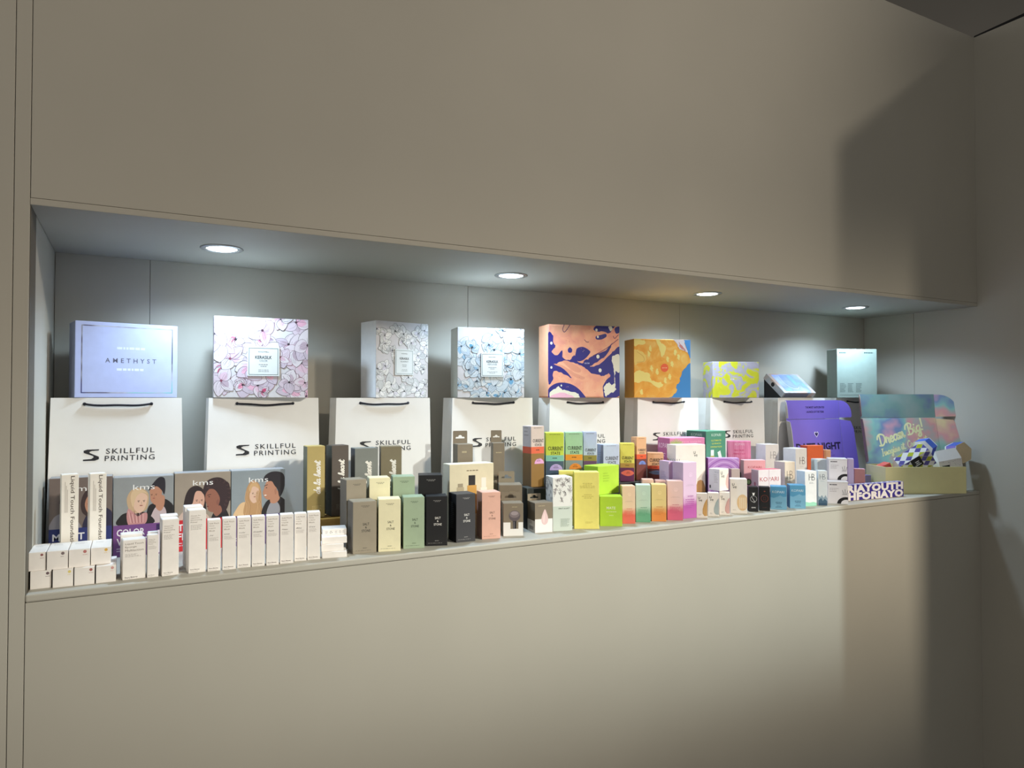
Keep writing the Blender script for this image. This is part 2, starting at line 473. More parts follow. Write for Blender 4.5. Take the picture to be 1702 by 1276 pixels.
# ------------------------------------------------------------------ where the boxes stand
LAY = {   # x, y of the front left corner, z of the base, turn in degrees, width, depth, height (metres)
 'lie_lo0': (-0.1567, 0.0367, 1.1550, 0.00, 0.0326, 0.0850, 0.0319),
 'lie_lo1': (-0.1221, 0.0309, 1.1550, 0.00, 0.0320, 0.0850, 0.0322),
 'lie_lo2': (-0.0887, 0.0301, 1.1550, 0.00, 0.0325, 0.0850, 0.0320),
 'lie_lo3': (-0.0543, 0.0304, 1.1550, 0.00, 0.0328, 0.0850, 0.0314),
 'lie_up0': (-0.1600, 0.0411, 1.1869, 0.00, 0.0269, 0.0850, 0.0335),
 'lie_up1': (-0.1320, 0.0374, 1.1869, 0.00, 0.0329, 0.0850, 0.0338),
 'lie_up2': (-0.0981, 0.0396, 1.1869, 0.00, 0.0338, 0.0850, 0.0330),
 'lie_up3': (-0.0634, 0.0449, 1.1869, 0.00, 0.0329, 0.0850, 0.0317),
 'brush0': (-0.1179, 0.1350, 1.1550, 8.50, 0.0295, 0.0260, 0.1947),
 'brush1': (-0.0700, 0.1350, 1.1550, 10.25, 0.0293, 0.0260, 0.1943),
 'kms0': (-0.1485, 0.2570, 1.1550, 0.00, 0.1155, 0.0450, 0.1765),
 'kms1': (-0.0316, 0.2570, 1.1550, 0.00, 0.1180, 0.0450, 0.1721),
 'kms2': (0.0879, 0.2570, 1.1550, 0.00, 0.1179, 0.0450, 0.1755),
 'kms3': (0.2069, 0.2570, 1.1550, 0.00, 0.1206, 0.0450, 0.1754),
 'w0': (-0.0109, 0.0321, 1.1550, 5.75, 0.0395, 0.0300, 0.0751),
 'w0b': (-0.0149, 0.0670, 1.1550, 2.00, 0.0379, 0.0300, 0.0801),
 'w1': (0.0304, 0.0313, 1.1550, 2.75, 0.0198, 0.0198, 0.0811),
 'w1b': (0.0312, 0.0520, 1.1550, 0.00, 0.0183, 0.0183, 0.0830),
 'w2': (0.0557, 0.0294, 1.1550, 5.00, 0.0300, 0.0300, 0.1095),
 'w2b': (0.0535, 0.0700, 1.1550, 0.00, 0.0323, 0.0323, 0.1102),
 'w3': (0.1026, 0.0296, 1.1550, 5.50, 0.0317, 0.0317, 0.1236),
 'w3b': (0.0983, 0.0750, 1.1550, 3.00, 0.0340, 0.0340, 0.1244),
 'lip0': (0.1370, 0.0296, 1.1550, -1.75, 0.0243, 0.0243, 0.1018),
 'lip1': (0.1641, 0.0276, 1.1550, -3.00, 0.0256, 0.0256, 0.1033),
 'lip2': (0.1927, 0.0314, 1.1550, -4.00, 0.0258, 0.0258, 0.1021),
 'lip3': (0.2201, 0.0297, 1.1550, -5.00, 0.0256, 0.0256, 0.1019),
 'lip4': (0.2481, 0.0263, 1.1550, -6.00, 0.0250, 0.0250, 0.1020),
 'lip5': (0.2757, 0.0282, 1.1550, -7.25, 0.0268, 0.0268, 0.1019),
 'lip6': (0.3068, 0.0375, 1.1550, -8.25, 0.0246, 0.0246, 0.1003),
 'lip7': (0.3335, 0.0373, 1.1550, -9.50, 0.0264, 0.0264, 0.1012),
 'flat3': (0.3645, 0.0369, 1.1550, -11.00, 0.0523, 0.0450, 0.0131),
 'flat2': (0.3652, 0.0460, 1.1681, -11.25, 0.0471, 0.0450, 0.0146),
 'flat1': (0.3678, 0.0527, 1.1827, -11.25, 0.0532, 0.0450, 0.0143),
 'flat0': (0.3733, 0.0733, 1.1970, -10.75, 0.0525, 0.0450, 0.0134),
 'heart0': (0.3660, 0.1950, 1.2170, 1.00, 0.0422, 0.0400, 0.1691),
 'heart1': (0.4238, 0.1950, 1.2170, 5.50, 0.0423, 0.0400, 0.1689),
 'heart2': (0.4797, 0.1950, 1.2170, -2.50, 0.0577, 0.0450, 0.1602),
 'heart3': (0.5446, 0.1950, 1.2170, -12.50, 0.0518, 0.0450, 0.1626),
 'saltb0': (0.4349, 0.1050, 1.1550, 2.50, 0.0476, 0.0476, 0.1575),
 'saltb1': (0.4885, 0.1050, 1.1550, -10.25, 0.0484, 0.0484, 0.1588),
 'saltb2': (0.5455, 0.1050, 1.1550, -13.50, 0.0519, 0.0519, 0.1587),
 'saltb3': (0.6103, 0.1050, 1.1550, -19.00, 0.0559, 0.0559, 0.1590),
 'salt0': (0.4337, 0.0457, 1.1550, -3.25, 0.0533, 0.0533, 0.1147),
 'salt1': (0.4906, 0.0427, 1.1550, -14.50, 0.0499, 0.0499, 0.1171),
 'salt2': (0.5505, 0.0458, 1.1550, -14.00, 0.0485, 0.0485, 0.1175),
 'salt3': (0.6073, 0.0502, 1.1550, -18.75, 0.0501, 0.0501, 0.1152),
 'salt4': (0.6846, 0.0519, 1.1550, -1.50, 0.0503, 0.0503, 0.1150),
 'salt5': (0.7564, 0.0596, 1.1550, -9.75, 0.0479, 0.0479, 0.1139),
 'gift': (0.6987, 0.1250, 1.1550, -1.50, 0.1215, 0.0450, 0.1789),
 'brushbox_r': (0.7536, 0.2000, 1.1550, -6.50, 0.0426, 0.0426, 0.2233),
 'brushbox_t': (0.8577, 0.2000, 1.1550, -14.25, 0.0321, 0.0300, 0.2240),
 'kabuki_b': (0.8393, 0.1280, 1.1550, -24.00, 0.0595, 0.0595, 0.1200),
 'kabuki': (0.8206, 0.0699, 1.1550, -21.50, 0.0505, 0.0505, 0.0817),
 'sponge': (0.9100, 0.0667, 1.1550, -7.00, 0.0500, 0.0500, 0.0765),
 'dark_b': (0.9174, 0.1220, 1.1550, -8.75, 0.0205, 0.0500, 0.1078),
 'floral': (0.9622, 0.0647, 1.1550, -11.75, 0.0547, 0.0547, 0.1394),
 'yel': (1.0312, 0.0689, 1.1550, -29.00, 0.0658, 0.0450, 0.1490),
 'yel_b': (1.0257, 0.1360, 1.1550, -29.50, 0.0583, 0.0280, 0.1467),
 'grn_lo': (1.1135, 0.0693, 1.1550, -31.25, 0.0601, 0.0500, 0.0798),
 'grn_up': (1.1245, 0.0936, 1.2348, 10.00, 0.0830, 0.0550, 0.0777),
 'cs0': (0.9667, 0.1850, 1.2550, 3.25, 0.0435, 0.0435, 0.1675),
 'cs1': (1.0134, 0.1850, 1.2550, -26.25, 0.0507, 0.0507, 0.1484),
 'cs2': (1.0780, 0.1850, 1.2550, -27.75, 0.0491, 0.0491, 0.1482),
 'cs3': (1.1389, 0.1850, 1.2550, -26.25, 0.0387, 0.0387, 0.1481),
 'cs4': (1.2082, 0.1850, 1.2550, -13.25, 0.0500, 0.0500, 0.1091),
 'cs5': (1.2684, 0.1850, 1.2550, -33.75, 0.0421, 0.0421, 0.1112),
 'cs6': (1.3295, 0.1850, 1.2550, -8.25, 0.0336, 0.0336, 0.1276),
 'cs7': (1.3732, 0.1880, 1.2550, -36.75, 0.0475, 0.0475, 0.0789),
 'gr0': (1.1891, 0.0703, 1.1550, -25.75, 0.0363, 0.0363, 0.1032),
 'gr1': (1.2377, 0.0730, 1.1550, -35.75, 0.0404, 0.0404, 0.1031),
 'gr2': (1.2852, 0.0631, 1.1550, -34.75, 0.0407, 0.0407, 0.1026),
 'gr3': (1.3356, 0.0559, 1.1550, -33.75, 0.0435, 0.0340, 0.1108),
 'gr4': (1.3900, 0.0510, 1.1550, -3.00, 0.0486, 0.0486, 0.1602),
 'gr_back': (1.3341, 0.1050, 1.1550, -33.00, 0.0293, 0.0293, 0.1074),
 'gr_back2': (1.2896, 0.1100, 1.1550, -33.00, 0.0331, 0.0331, 0.1118),
 'lil_back': (1.3827, 0.1035, 1.1550, -3.00, 0.0204, 0.0460, 0.1595),
 'uvebig': (1.4325, 0.1300, 1.1550, -9.50, 0.1029, 0.0500, 0.2044),
 'uve0': (1.4373, 0.0483, 1.1550, -40.50, 0.0308, 0.0200, 0.0704),
 'uve1': (1.4847, 0.0525, 1.1550, -42.75, 0.0314, 0.0300, 0.0679),
 'uve2': (1.5308, 0.0538, 1.1550, -43.50, 0.0301, 0.0300, 0.0664),
 'uve_up': (1.5414, 0.0628, 1.2229, 5.00, 0.0411, 0.0411, 0.0649),
 'uve_tall': (1.5830, 0.0614, 1.1550, -41.25, 0.0486, 0.0400, 0.1024),
 'ko_pink': (1.4702, 0.2000, 1.2550, -8.00, 0.1286, 0.0700, 0.1199),
 'ko_green': (1.6289, 0.2100, 1.2550, 1.25, 0.0880, 0.0880, 0.1374),
 'ko_pink2': (1.7647, 0.2500, 1.2550, -38.25, 0.0743, 0.0350, 0.1003),
 'swirl': (1.6070, 0.1780, 1.1550, -33.00, 0.0965, 0.0360, 0.1550),
 'pine': (1.6399, 0.1120, 1.1550, -22.00, 0.0280, 0.0220, 0.1251),
 'ko_a': (1.7642, 0.1800, 1.1550, -28.00, 0.0715, 0.0360, 0.1415),
 'ko_b': (1.7580, 0.1130, 1.1550, -9.75, 0.0861, 0.0360, 0.1161),
 'blk0': (1.6530, 0.0547, 1.1550, -38.75, 0.0280, 0.0300, 0.0753),
 'blk1': (1.6959, 0.0535, 1.1550, -43.50, 0.0315, 0.0300, 0.0729),
 'blu0': (1.7492, 0.0574, 1.1550, -46.50, 0.0470, 0.0450, 0.0707),
 'blu1': (1.8165, 0.0416, 1.1550, -38.25, 0.0474, 0.0450, 0.0724),
 'hb0': (1.9317, 0.2400, 1.1550, -11.00, 0.0547, 0.0547, 0.1842),
 'hb1': (1.9918, 0.1650, 1.1550, -2.00, 0.0541, 0.0541, 0.1724),
 'hb2': (1.8982, 0.1300, 1.1550, -2.50, 0.0462, 0.0462, 0.1339),
 'hb3': (1.8914, 0.0458, 1.1550, -13.50, 0.0435, 0.0435, 0.1114),
 'hb4': (1.9447, 0.0386, 1.1550, -35.25, 0.0280, 0.0280, 0.1113),
 'orange': (2.1263, 0.2260, 1.1575, -8.00, 0.0720, 0.0360, 0.1716),
 'peach': (2.2063, 0.2220, 1.1575, -49.25, 0.0243, 0.0300, 0.1541),
 'arc_lo': (2.0135, 0.0569, 1.1550, -45.00, 0.0613, 0.0500, 0.0711),
 'arc_up': (2.0618, 0.0891, 1.2261, -45.00, 0.0568, 0.0500, 0.0704),
 'arc_back': (2.0679, 0.1390, 1.1550, -20.50, 0.0399, 0.0399, 0.1348),
 'lilac': (2.1987, 0.1180, 1.1550, -50.00, 0.0189, 0.0400, 0.1329),
 'dusty': (2.2429, 0.1250, 1.1550, -47.25, 0.0342, 0.0300, 0.0956),
 'youth': (2.1161, 0.0592, 1.1550, -4.00, 0.2746, 0.0280, 0.0519),
 'am': (-0.1084, 0.3050, 1.5005, 11.25, 0.2085, 0.0800, 0.1684),
 'ker1': (0.1712, 0.3050, 1.5005, -4.00, 0.2168, 0.0800, 0.1937),
 'ker2': (0.5657, 0.3050, 1.5005, 13.00, 0.1654, 0.0800, 0.2040),
 'ker3': (0.7994, 0.3050, 1.5005, -10.00, 0.1972, 0.0800, 0.1967),
 'marb1': (1.0938, 0.3050, 1.5005, -9.50, 0.2381, 0.0800, 0.2200),
 'marb2': (1.4149, 0.3050, 1.5005, -15.00, 0.1977, 0.0800, 0.1888),
 'marb3': (1.7517, 0.3050, 1.5005, -19.25, 0.1705, 0.0800, 0.1236),
 'mint': (2.4151, 0.3210, 1.5005, -25.50, 0.1596, 0.0800, 0.1895),
 'bag0': (-0.1521, 0.3100, 1.1550, 0.00, 0.2547, 0.0650, 0.3450),
 'bag1': (0.1618, 0.3100, 1.1550, 0.00, 0.2573, 0.0650, 0.3450),
 'bag2': (0.4634, 0.3100, 1.1550, 0.00, 0.2695, 0.0650, 0.3450),
 'bag3': (0.7866, 0.3100, 1.1550, 0.00, 0.2524, 0.0650, 0.3450),
 'bag4': (1.1033, 0.3100, 1.1550, 0.00, 0.2582, 0.0650, 0.3450),
 'bag5': (1.4333, 0.3100, 1.1550, 0.00, 0.2529, 0.0650, 0.3450),
 'bag6': (1.7461, 0.3100, 1.1550, 0.00, 0.2757, 0.0650, 0.3450),
 'bag7': (2.0927, 0.3260, 1.1550, 0.00, 0.2881, 0.0650, 0.3450),
 'bag8': (2.4159, 0.3260, 1.1550, 0.00, 0.2388, 0.0650, 0.3450),
}

# ------------------------------------------------------------------ the setting
WALLC = (180, 176, 164)
wall_m = mat(WALLC, 0.62, 0.025, 3.0, bump=0.03)
seam_m = mat((96, 90, 78), 0.8, 0.05)
XL, XR, SH, CE, YB, TOP = -0.160, 2.785, 1.155, 1.842, 0.465, 2.857
G = 0.0005      # half width of a board joint

def struct(name, x0, x1, y0, y1, z0, z1, m=None, bev=0.0008, label=None):
    o = bevel_box(name, x0, x1, y0, y1, z0, z1, m or wall_m, None, bev)
    tag(o, label, None, None, 'structure')
    return o

struct('floor', -4, 9, -9, 0.6, -0.05, 0.0, mat((110, 104, 96), 0.7, 0.06, 4), 0)
struct('wall_front', XL + G, XR, 0.0, 0.09, CE + 0.012 + G, TOP, label='beige painted wall panel above the lit display niche')
struct('wall_front', XL + G, XR, 0.0, 0.09, 0.0, SH - 0.014 - G, label='beige painted wall panel below the display niche')
struct('wall_left', -0.184 + G, XL - G, 0.0, 0.60, 0.0, TOP, label='narrow beige upright board framing the niche')
struct('wall_left', -1.6, -0.184 - G, 0.0, 0.09, 0.0, TOP, label='beige wall panel beside the niche upright')
struct('trim_1', XL, XR, 0.0, YB + 0.02, CE, CE + 0.012, label='thin board forming the ceiling of the niche')
struct('trim_2', XL, XR, 0.0, YB + 0.02, SH - 0.014, SH, bev=0.003, label='rounded shelf board of the niche')
# back of the niche in three boards
for i, (a, b) in enumerate(((XL, 0.039), (0.039, 0.905), (0.905, 1.748), (1.748, XR))):
    struct('wall_back', a + G, b - G, YB, YB + 0.03, SH, CE, label='board of the niche back wall')
# right-hand partition, continuous with the end of the niche
PL = 1.30
struct('wall_right', XR, XR + 0.08, 0.245 + G, 0.6, 0.0, TOP, label='partition board at the closed end of the niche')
struct('wall_right', XR, XR + 0.08, -PL, 0.245 - G, 0.0, TOP, label='tall beige partition standing at right angles to the niche')
struct('trim_4', XR + 0.004, XR + 0.076, 0.245 - G, 0.245 + G, 0.0, TOP - 0.002, seam_m, 0)
for zz in (CE + 0.012, SH - 0.014):
    struct('trim_4', XL, XR, 0.004, 0.086, zz - G if zz > 1.5 else zz - G, zz + G, seam_m, 0)
for xx in (XL, -0.184):
    struct('trim_4', xx - G, xx + G, 0.0045, 0.088, 0.0, TOP - 0.002, seam_m, 0)
for xx in (0.039, 0.905, 1.748):
    struct('trim_4', xx - G, xx + G, YB + 0.003, YB + 0.028, SH, CE, seam_m, 0)
# black capping strip on the partition, wider away from the corner
capv = [(XR + 0.001, 0.0, TOP), (XR + 0.001, -PL, TOP), (XR + 0.078, -PL, TOP), (XR + 0.078, 0.0, TOP),
        (XR + 0.001, 0.0, TOP + 0.006), (XR + 0.001, -PL, TOP + 0.05), (XR + 0.078, -PL, TOP + 0.05), (XR + 0.078, 0.0, TOP + 0.006)]
cap = mesh_obj('trim_3', capv, [(0, 3, 2, 1), (4, 5, 6, 7), (0, 1, 5, 4), (1, 2, 6, 5), (2, 3, 7, 6), (3, 0, 4, 7)], mat((10, 10, 11), 0.7, 0.05))
tag(cap, 'black capping strip along the top of the partition', kind='structure')
# dark hall roof far above the open booth
struct('ceiling', -8, 14, -12, 8, 6.4, 6.5, mat((80, 76, 68), 0.9, 0.06, 0.5), 0, 'dark hall roof above the booth walls')

# ------------------------------------------------------------------ downlights
def ring_geo(prof, seg=40):
    v, f = [], []
    m = len(prof)
    for k in range(seg):
        q = 2 * math.pi * k / seg
        for r, z in prof: v.append((r * math.cos(q), r * math.sin(q), z))
    for k in range(seg):
        k2 = (k + 1) % seg
        for i in range(m - 1):
            f.append((k * m + i, k2 * m + i, k2 * m + i + 1, k * m + i + 1))
    return v, f
emit_m = bpy.data.materials.new('lamp_glow')
emit_m.use_nodes = True
_e = emit_m.node_tree.nodes['Principled BSDF']
_e.inputs['Emission Color'].default_value = (0.93, 0.98, 1.0, 1)
_e.inputs['Emission Strength'].default_value = 14.0
ring_m = mat((200, 202, 204), 0.3, 0.02, metal=0.8)
DL = [(0.180, 'first', 'over the lavender gift box'), (0.931, 'second', 'over the blue flower-patterned box'), (1.662, 'third', 'over the yellow and orange marbled boxes'), (2.409, 'fourth', 'beside the right-hand partition over the mint box')]
for x, _n, where in DL:
    r = empty('downlight', (x, 0.235, CE))
    tag(r, 'round recessed LED downlight in the niche ceiling ' + where, 'downlight', 'downlights in the niche ceiling')
    v, f = ring_geo([(0.046, 0.0), (0.0465, -0.0015), (0.045, -0.003), (0.036, -0.0035), (0.033, -0.002), (0.033, -0.0005)])
    mesh_obj('trim_ring', v, f, ring_m, r, smooth=True)
    v, f = ring_geo([(0.033, -0.0012), (0.028, -0.003), (0.018, -0.0042), (0.0001, -0.0048)])
    mesh_obj('lens', v, f, emit_m, r, smooth=True)
    d = bpy.data.lights.new('led', 'SPOT')
    d.energy = LED_WATTS * 4
    d.color = LED_COLOR
    d.spot_size = R(150)
    d.spot_blend = 0.7
    d.shadow_soft_size = 0.028
    lo = bpy.data.objects.new('led', d)
    COL.objects.link(lo)
    lo.parent = r
    lo.location = (0, 0, -0.012)

# ------------------------------------------------------------------ paper bags
paper_m = mat((236, 234, 230), 0.5, 0.012, 30)
rope_m = mat((22, 22, 34), 0.8, 0.2, 900)
BAGW = 0.256
def make_bag(key, label, w=BAGW, covered=False):
    x, y, z, a, _w, d, h = LAY[key]
    root = empty('paper_bag', (x + w / 2, y + d / 2, z))
    tag(root, label, 'bag', 'white paper carrier bags in a row')
    n = 6
    v, f = [], []
    for k in range(n + 1):
        t = k / n                        # 0 bottom, 1 top
        fl = (1 - t) * 0.007
        hw = w / 2 + fl
        yf = -d / 2
        yb = d / 2 + (1 - t) * 0.012
        ins = 0.010 * t + 0.001          # side gussets pinched in towards the top
        ym = (yf + yb) / 2
        v += [(-hw, yf, h * t), (hw, yf, h * t), (hw - ins, ym, h * t), (hw, yb, h * t), (-hw, yb, h * t), (-hw + ins, ym, h * t)]
    for k in range(n):
        for i in range(6):
            j = (i + 1) % 6
            f.append((k * 6 + i, k * 6 + j, (k + 1) * 6 + j, (k + 1) * 6 + i))
    f.append((5, 4, 3, 2, 1, 0))
    b = mesh_obj('body', v, f, paper_m, root)
    s = b.modifiers.new('card', 'SOLIDIFY'); s.thickness = 0.0009; s.offset = -1
    # folded-over reinforcing band inside the mouth
    tv = []
    ii = 0.0012
    for zz in (h - 0.04, h - 0.001):
        tv += [(-w / 2 + ii, -d / 2 + ii, zz), (w / 2 - ii, -d / 2 + ii, zz), (w / 2 - ii, d / 2 - ii, zz), (-w / 2 + ii, d / 2 - ii, zz)]
    mesh_obj('mouth_band', tv, [(0, 1, 5, 4), (2, 3, 7, 6)], paper_m, root)
    hx = w * 0.255
    hz = h - 0.0135
    for s, nm in ((-1, 'rope_handle'), (1, 'rope_handle')):
        yy = s * (d / 2 + 0.0032)
        pts = []
        for i in range(17):
            u = -1 + 2 * i / 16
            pts.append((hx * u, yy + s * 0.001 * (1 - u * u), hz - 0.0035 * (1 - u * u) ** 0.8 - (0.0008 * math.sin(5 * u + x * 9))))
        pts = [(-hx, s * (d / 2 - 0.004), hz)] + pts + [(hx, s * (d / 2 - 0.004), hz)]
        vv, ff = tube_geo(pts, 0.0023, 8)
        mesh_obj(nm, vv, ff, rope_m, root, smooth=True)
    for sx in (-1, 1):
        vv, ff = ring_geo([(0.0036, 0), (0.0036, 0.0006), (0.0022, 0.0008), (0.0018, 0.0002)], 16)
        mesh_obj('eyelet', vv, ff, mat((60, 60, 70), 0.4, 0.02), root, loc=(sx * hx, -d / 2 - 0.0002, hz), rot=(R(90), 0, 0))
    p = Print(w, h)
    K = (34, 34, 38)
    zc = 0.635                  # height of the print on the bag
    cx = 0.298
    # the S emblem: a bold slanting ribbon with flat ends
    W_, H_ = 0.060, 0.078 * w / h * 0.62
    emb = [(1.0, 1.0), (0.25, 1.0), (0.03, .90), (.05, .72), (.62, .42), (.66, .30), (.5, .16), (0, .13), (0, 0), (.72, 0), (.98, .12), (.98, .34), (.40, .70), (.40, .80), (.55, .87), (.96, .90)]
    p.poly([(cx - W_ + q[0] * W_ * 2, zc - H_ + q[1] * H_ * 2) for q in emb], K)
    p.build('emblem', root, front_matrix(w, d + 0.0012, h))
    p = Print(w, h)
    p.text('SKILLFUL', 0.408, zc + 0.022, 0.375, K, fh=0.045, align='L', spacing=1.22, bold=0.004)
    p.text('PRINTING', 0.400, zc - 0.024, 0.385, K, fh=0.045, align='L', spacing=1.22, bold=0.004)
    p.build('lettering', root, front_matrix(w, d + 0.0012, h))
    return root

BAGS = [('bag0', 'white paper carrier bag under the lavender gift box'),
        ('bag1', 'white paper carrier bag under the pink flower-patterned box'),
        ('bag2', 'white paper carrier bag under the grey flower-patterned box'),
        ('bag3', 'white paper carrier bag under the blue flower-patterned box'),
        ('bag4', 'white paper carrier bag under the navy and peach marbled box'),
        ('bag5', 'white paper carrier bag under the orange marbled box'),
        ('bag6', 'white paper carrier bag under the yellow and lilac marbled box'),
        ('bag7', 'white paper carrier bag under the tilted silver box, behind the purple mailer'),
        ('bag8', 'white paper carrier bag under the mint box, behind the iridescent mailer')]
for k, l in BAGS: make_bag(k, l)

# ------------------------------------------------------------------ boxes on the bags
W = (240, 238, 236)
K = (38, 37, 40)

# lavender box with a foil frame
c = Carton('am', 'gift_box', 'lavender gift box with a foil frame line, on a white bag', (176, 186, 226), (150, 158, 186), group='presentation boxes on the bags', flap=False, bev=0.001)
foil = ramp_mat('holo_foil', [(0.25, (58, 66, 150)), (0.42, (110, 108, 128)), (0.55, (205, 212, 235)), (0.68, (150, 225, 235)), (0.8, (90, 90, 120))], 'noise', scale=14, rough=0.25, metal=0.5)
p = c.front()
p.frame(0.062, 0.065, 0.945, 0.945, 0.011, foil)
c.put(p, 'foil_frame')
p = c.front()
p.text('AMETHYST', 0.53, 0.495, 0.50, (92, 94, 116), fh=0.05, spacing=1.7, bold=0.01)
p.micro(0.39, 0.645, 0.28, 1, 0.035, (206, 214, 240), 2, 0.9)
p.micro(0.39, 0.36, 0.29, 1, 0.035, (216, 224, 246), 6, 0.9)
c.put(p)

def petal_pts(cx, cy, ang, ln, wd, bend, n=9):
    left, right = [], []
    for i in range(n + 1):
        t = i / n
        prof = math.sin(math.pi * min(1, t ** 0.75)) ** 0.75 if 0 < t < 1 else 0.0
        a = ang + bend * t
        x, y = cx + math.cos(a) * ln * t, cy + math.sin(a) * ln * t
        nx, ny = -math.sin(a), math.cos(a)
        left.append((x + nx * wd * prof, y + ny * wd * prof))
        right.append((x - nx * wd * prof, y - ny * wd * prof))
    return left, right

def floral(p, seed, fills, tints, line, count=46):
    rnd = random.Random(seed)
    w, h = p.w, p.h
    spots = [((i % 6 + rnd.uniform(0, 1)) / 6 * w, ((i // 6) % 6 + rnd.uniform(0, 1)) / 6 * h) for i in range(36)]
    rnd.shuffle(spots)
    for cx, cy in spots:
        if cy > h * 0.9 and cx < w * .4: continue
        Rr = rnd.uniform(0.13, 0.22) * w
        k = rnd.choice((4, 5, 6))
        a0 = rnd.uniform(0, 6.28)
        bud = rnd.random() < 0.28
        spread = 6.28 if not bud else 2.2
        for j in range(k + (3 if bud else 0)):
            a = a0 + spread * j / k + rnd.uniform(-.2, .2)
            ln = Rr * rnd.uniform(.7, 1.05) * (0.62 if bud else 1)
            l, r_ = petal_pts(cx, cy, a, ln, ln * rnd.uniform(.32, .48), rnd.uniform(-.5, .5))
            poly = l + r_[-2:0:-1]
            p.polym(poly, rnd.choice(fills))
            if rnd.random() < 0.75:
                t = [(cx + (q[0] - cx) * .62, cy + (q[1] - cy) * .62) for q in poly]
                p.polym(t, rnd.choice(tints[:3] if not bud else tints[1:]))
            lc = rnd.choice(line)
            for side in (l, r_): p.strokem(side, rnd.uniform(.0005, .0009), lc)
            for q in range(rnd.choice((3, 4, 5))):
                o = rnd.uniform(-.75, .75)
                e = rnd.uniform(.45, .9)
                vein = []
                for i in range(5):
                    t = e * i / 4
                    m_ = int(t * (len(l) - 1))
                    vein.append(((l[m_][0] * (1 + o) + r_[m_][0] * (1 - o)) / 2, (l[m_][1] * (1 + o) + r_[m_][1] * (1 - o)) / 2))
                p.strokem(vein, .00035, lc, False)
        p.polym([(cx + math.cos(i) * Rr * .08, cy + math.sin(i) * Rr * .08) for i in range(6)], rnd.choice(line))

def kerasilk(key, label, seed, fills, tints, line, sub, side, plate):
    c = Carton(key, 'gift_box', label, (206, 204, 207), side, W, group='presentation boxes on the bags', flap=False, bev=0.001)
    p = Print(c.w, c.h, 0, 0.000001)
    floral(p, seed, fills, tints, line)
    c.put(p, 'flower_print')
    x0, x1, y0, y1 = plate
    v, f = box_geo(-c.w / 2 + x0 * c.w, -c.w / 2 + x1 * c.w, -c.d / 2 - 0.0026, -c.d / 2 - 0.0001, y0 * c.h, y1 * c.h)
    o = mesh_obj('label_plate', v, f, mat((220, 226, 226), 0.5, 0.01), c.root)
    q = Print(c.w, c.h)
    xm, ym = (x0 + x1) / 2, y1 - y0
    pw = x1 - x0
    q.frame(x0 + pw * .05, y0 + ym * .05, x1 - pw * .05, y1 - ym * .05, 0.006, (110, 128, 128))
    q.text('GOLDWELL', xm, y1 - ym * .17, pw * .34, K, fh=0.012, bold=0.01)
    q.text('KERASILK', xm, y1 - ym * .36, pw * .52, (40, 46, 50), fh=0.036, bold=0.02)
    q.text(sub, xm, y1 - ym * .48, pw * (.25 if len(sub) < 6 else .42), (96, 106, 108), fh=0.022)
    q.micro(xm - pw * .18, y1 - ym * .62, pw * .36, 2, ym * .06, (120, 126, 128), seed, align='C')
    q.micro(xm - pw * .26, y1 - ym * .80, pw * .52, 2, ym * .05, (150, 156, 158), seed + 3, align='C')
    q.build('lettering', o, Matrix.Translation((0, -0.0026, 0)) @ front_matrix(c.w, c.d, c.h))
    return c
kerasilk('ker1', 'white box with pink and grey flower drawing, on a white bag beside the lavender box', 5,
         [(206, 192, 204), (212, 202, 210), (196, 184, 198), (214, 208, 214)],
         [(220, 172, 194), (186, 168, 182), (212, 184, 200), (214, 110, 146), (200, 78, 118), (222, 146, 172)],
         [(74, 46, 60), (52, 44, 54), (130, 66, 88), (46, 38, 46)], 'COLOR', (230, 226, 226), (.345, .685, .27, .635))
kerasilk('ker2', 'white box with grey flower drawing, turned to show its plain white side', 11,
         [(212, 214, 214), (222, 223, 222), (200, 203, 204), (226, 226, 224)],
         [(214, 212, 222), (226, 226, 230), (236, 236, 236), (196, 196, 208), (200, 206, 204), (214, 206, 220)],
         [(74, 78, 80), (58, 60, 66), (112, 112, 120), (50, 54, 58)], 'RECONSTRUCT', (236, 236, 236), (.35, .70, .30, .64))
kerasilk('ker3', 'white box with pale blue flower drawing, on a white bag', 23,
         [(192, 204, 212), (202, 210, 216), (180, 194, 206), (208, 213, 214)],
         [(150, 186, 212), (180, 196, 206), (202, 210, 216), (104, 160, 196), (84, 148, 176), (136, 172, 208)],
         [(52, 68, 84), (44, 54, 68), (84, 112, 130), (40, 48, 60)], 'REPOWER', (214, 216, 206), (.345, .68, .30, .64))

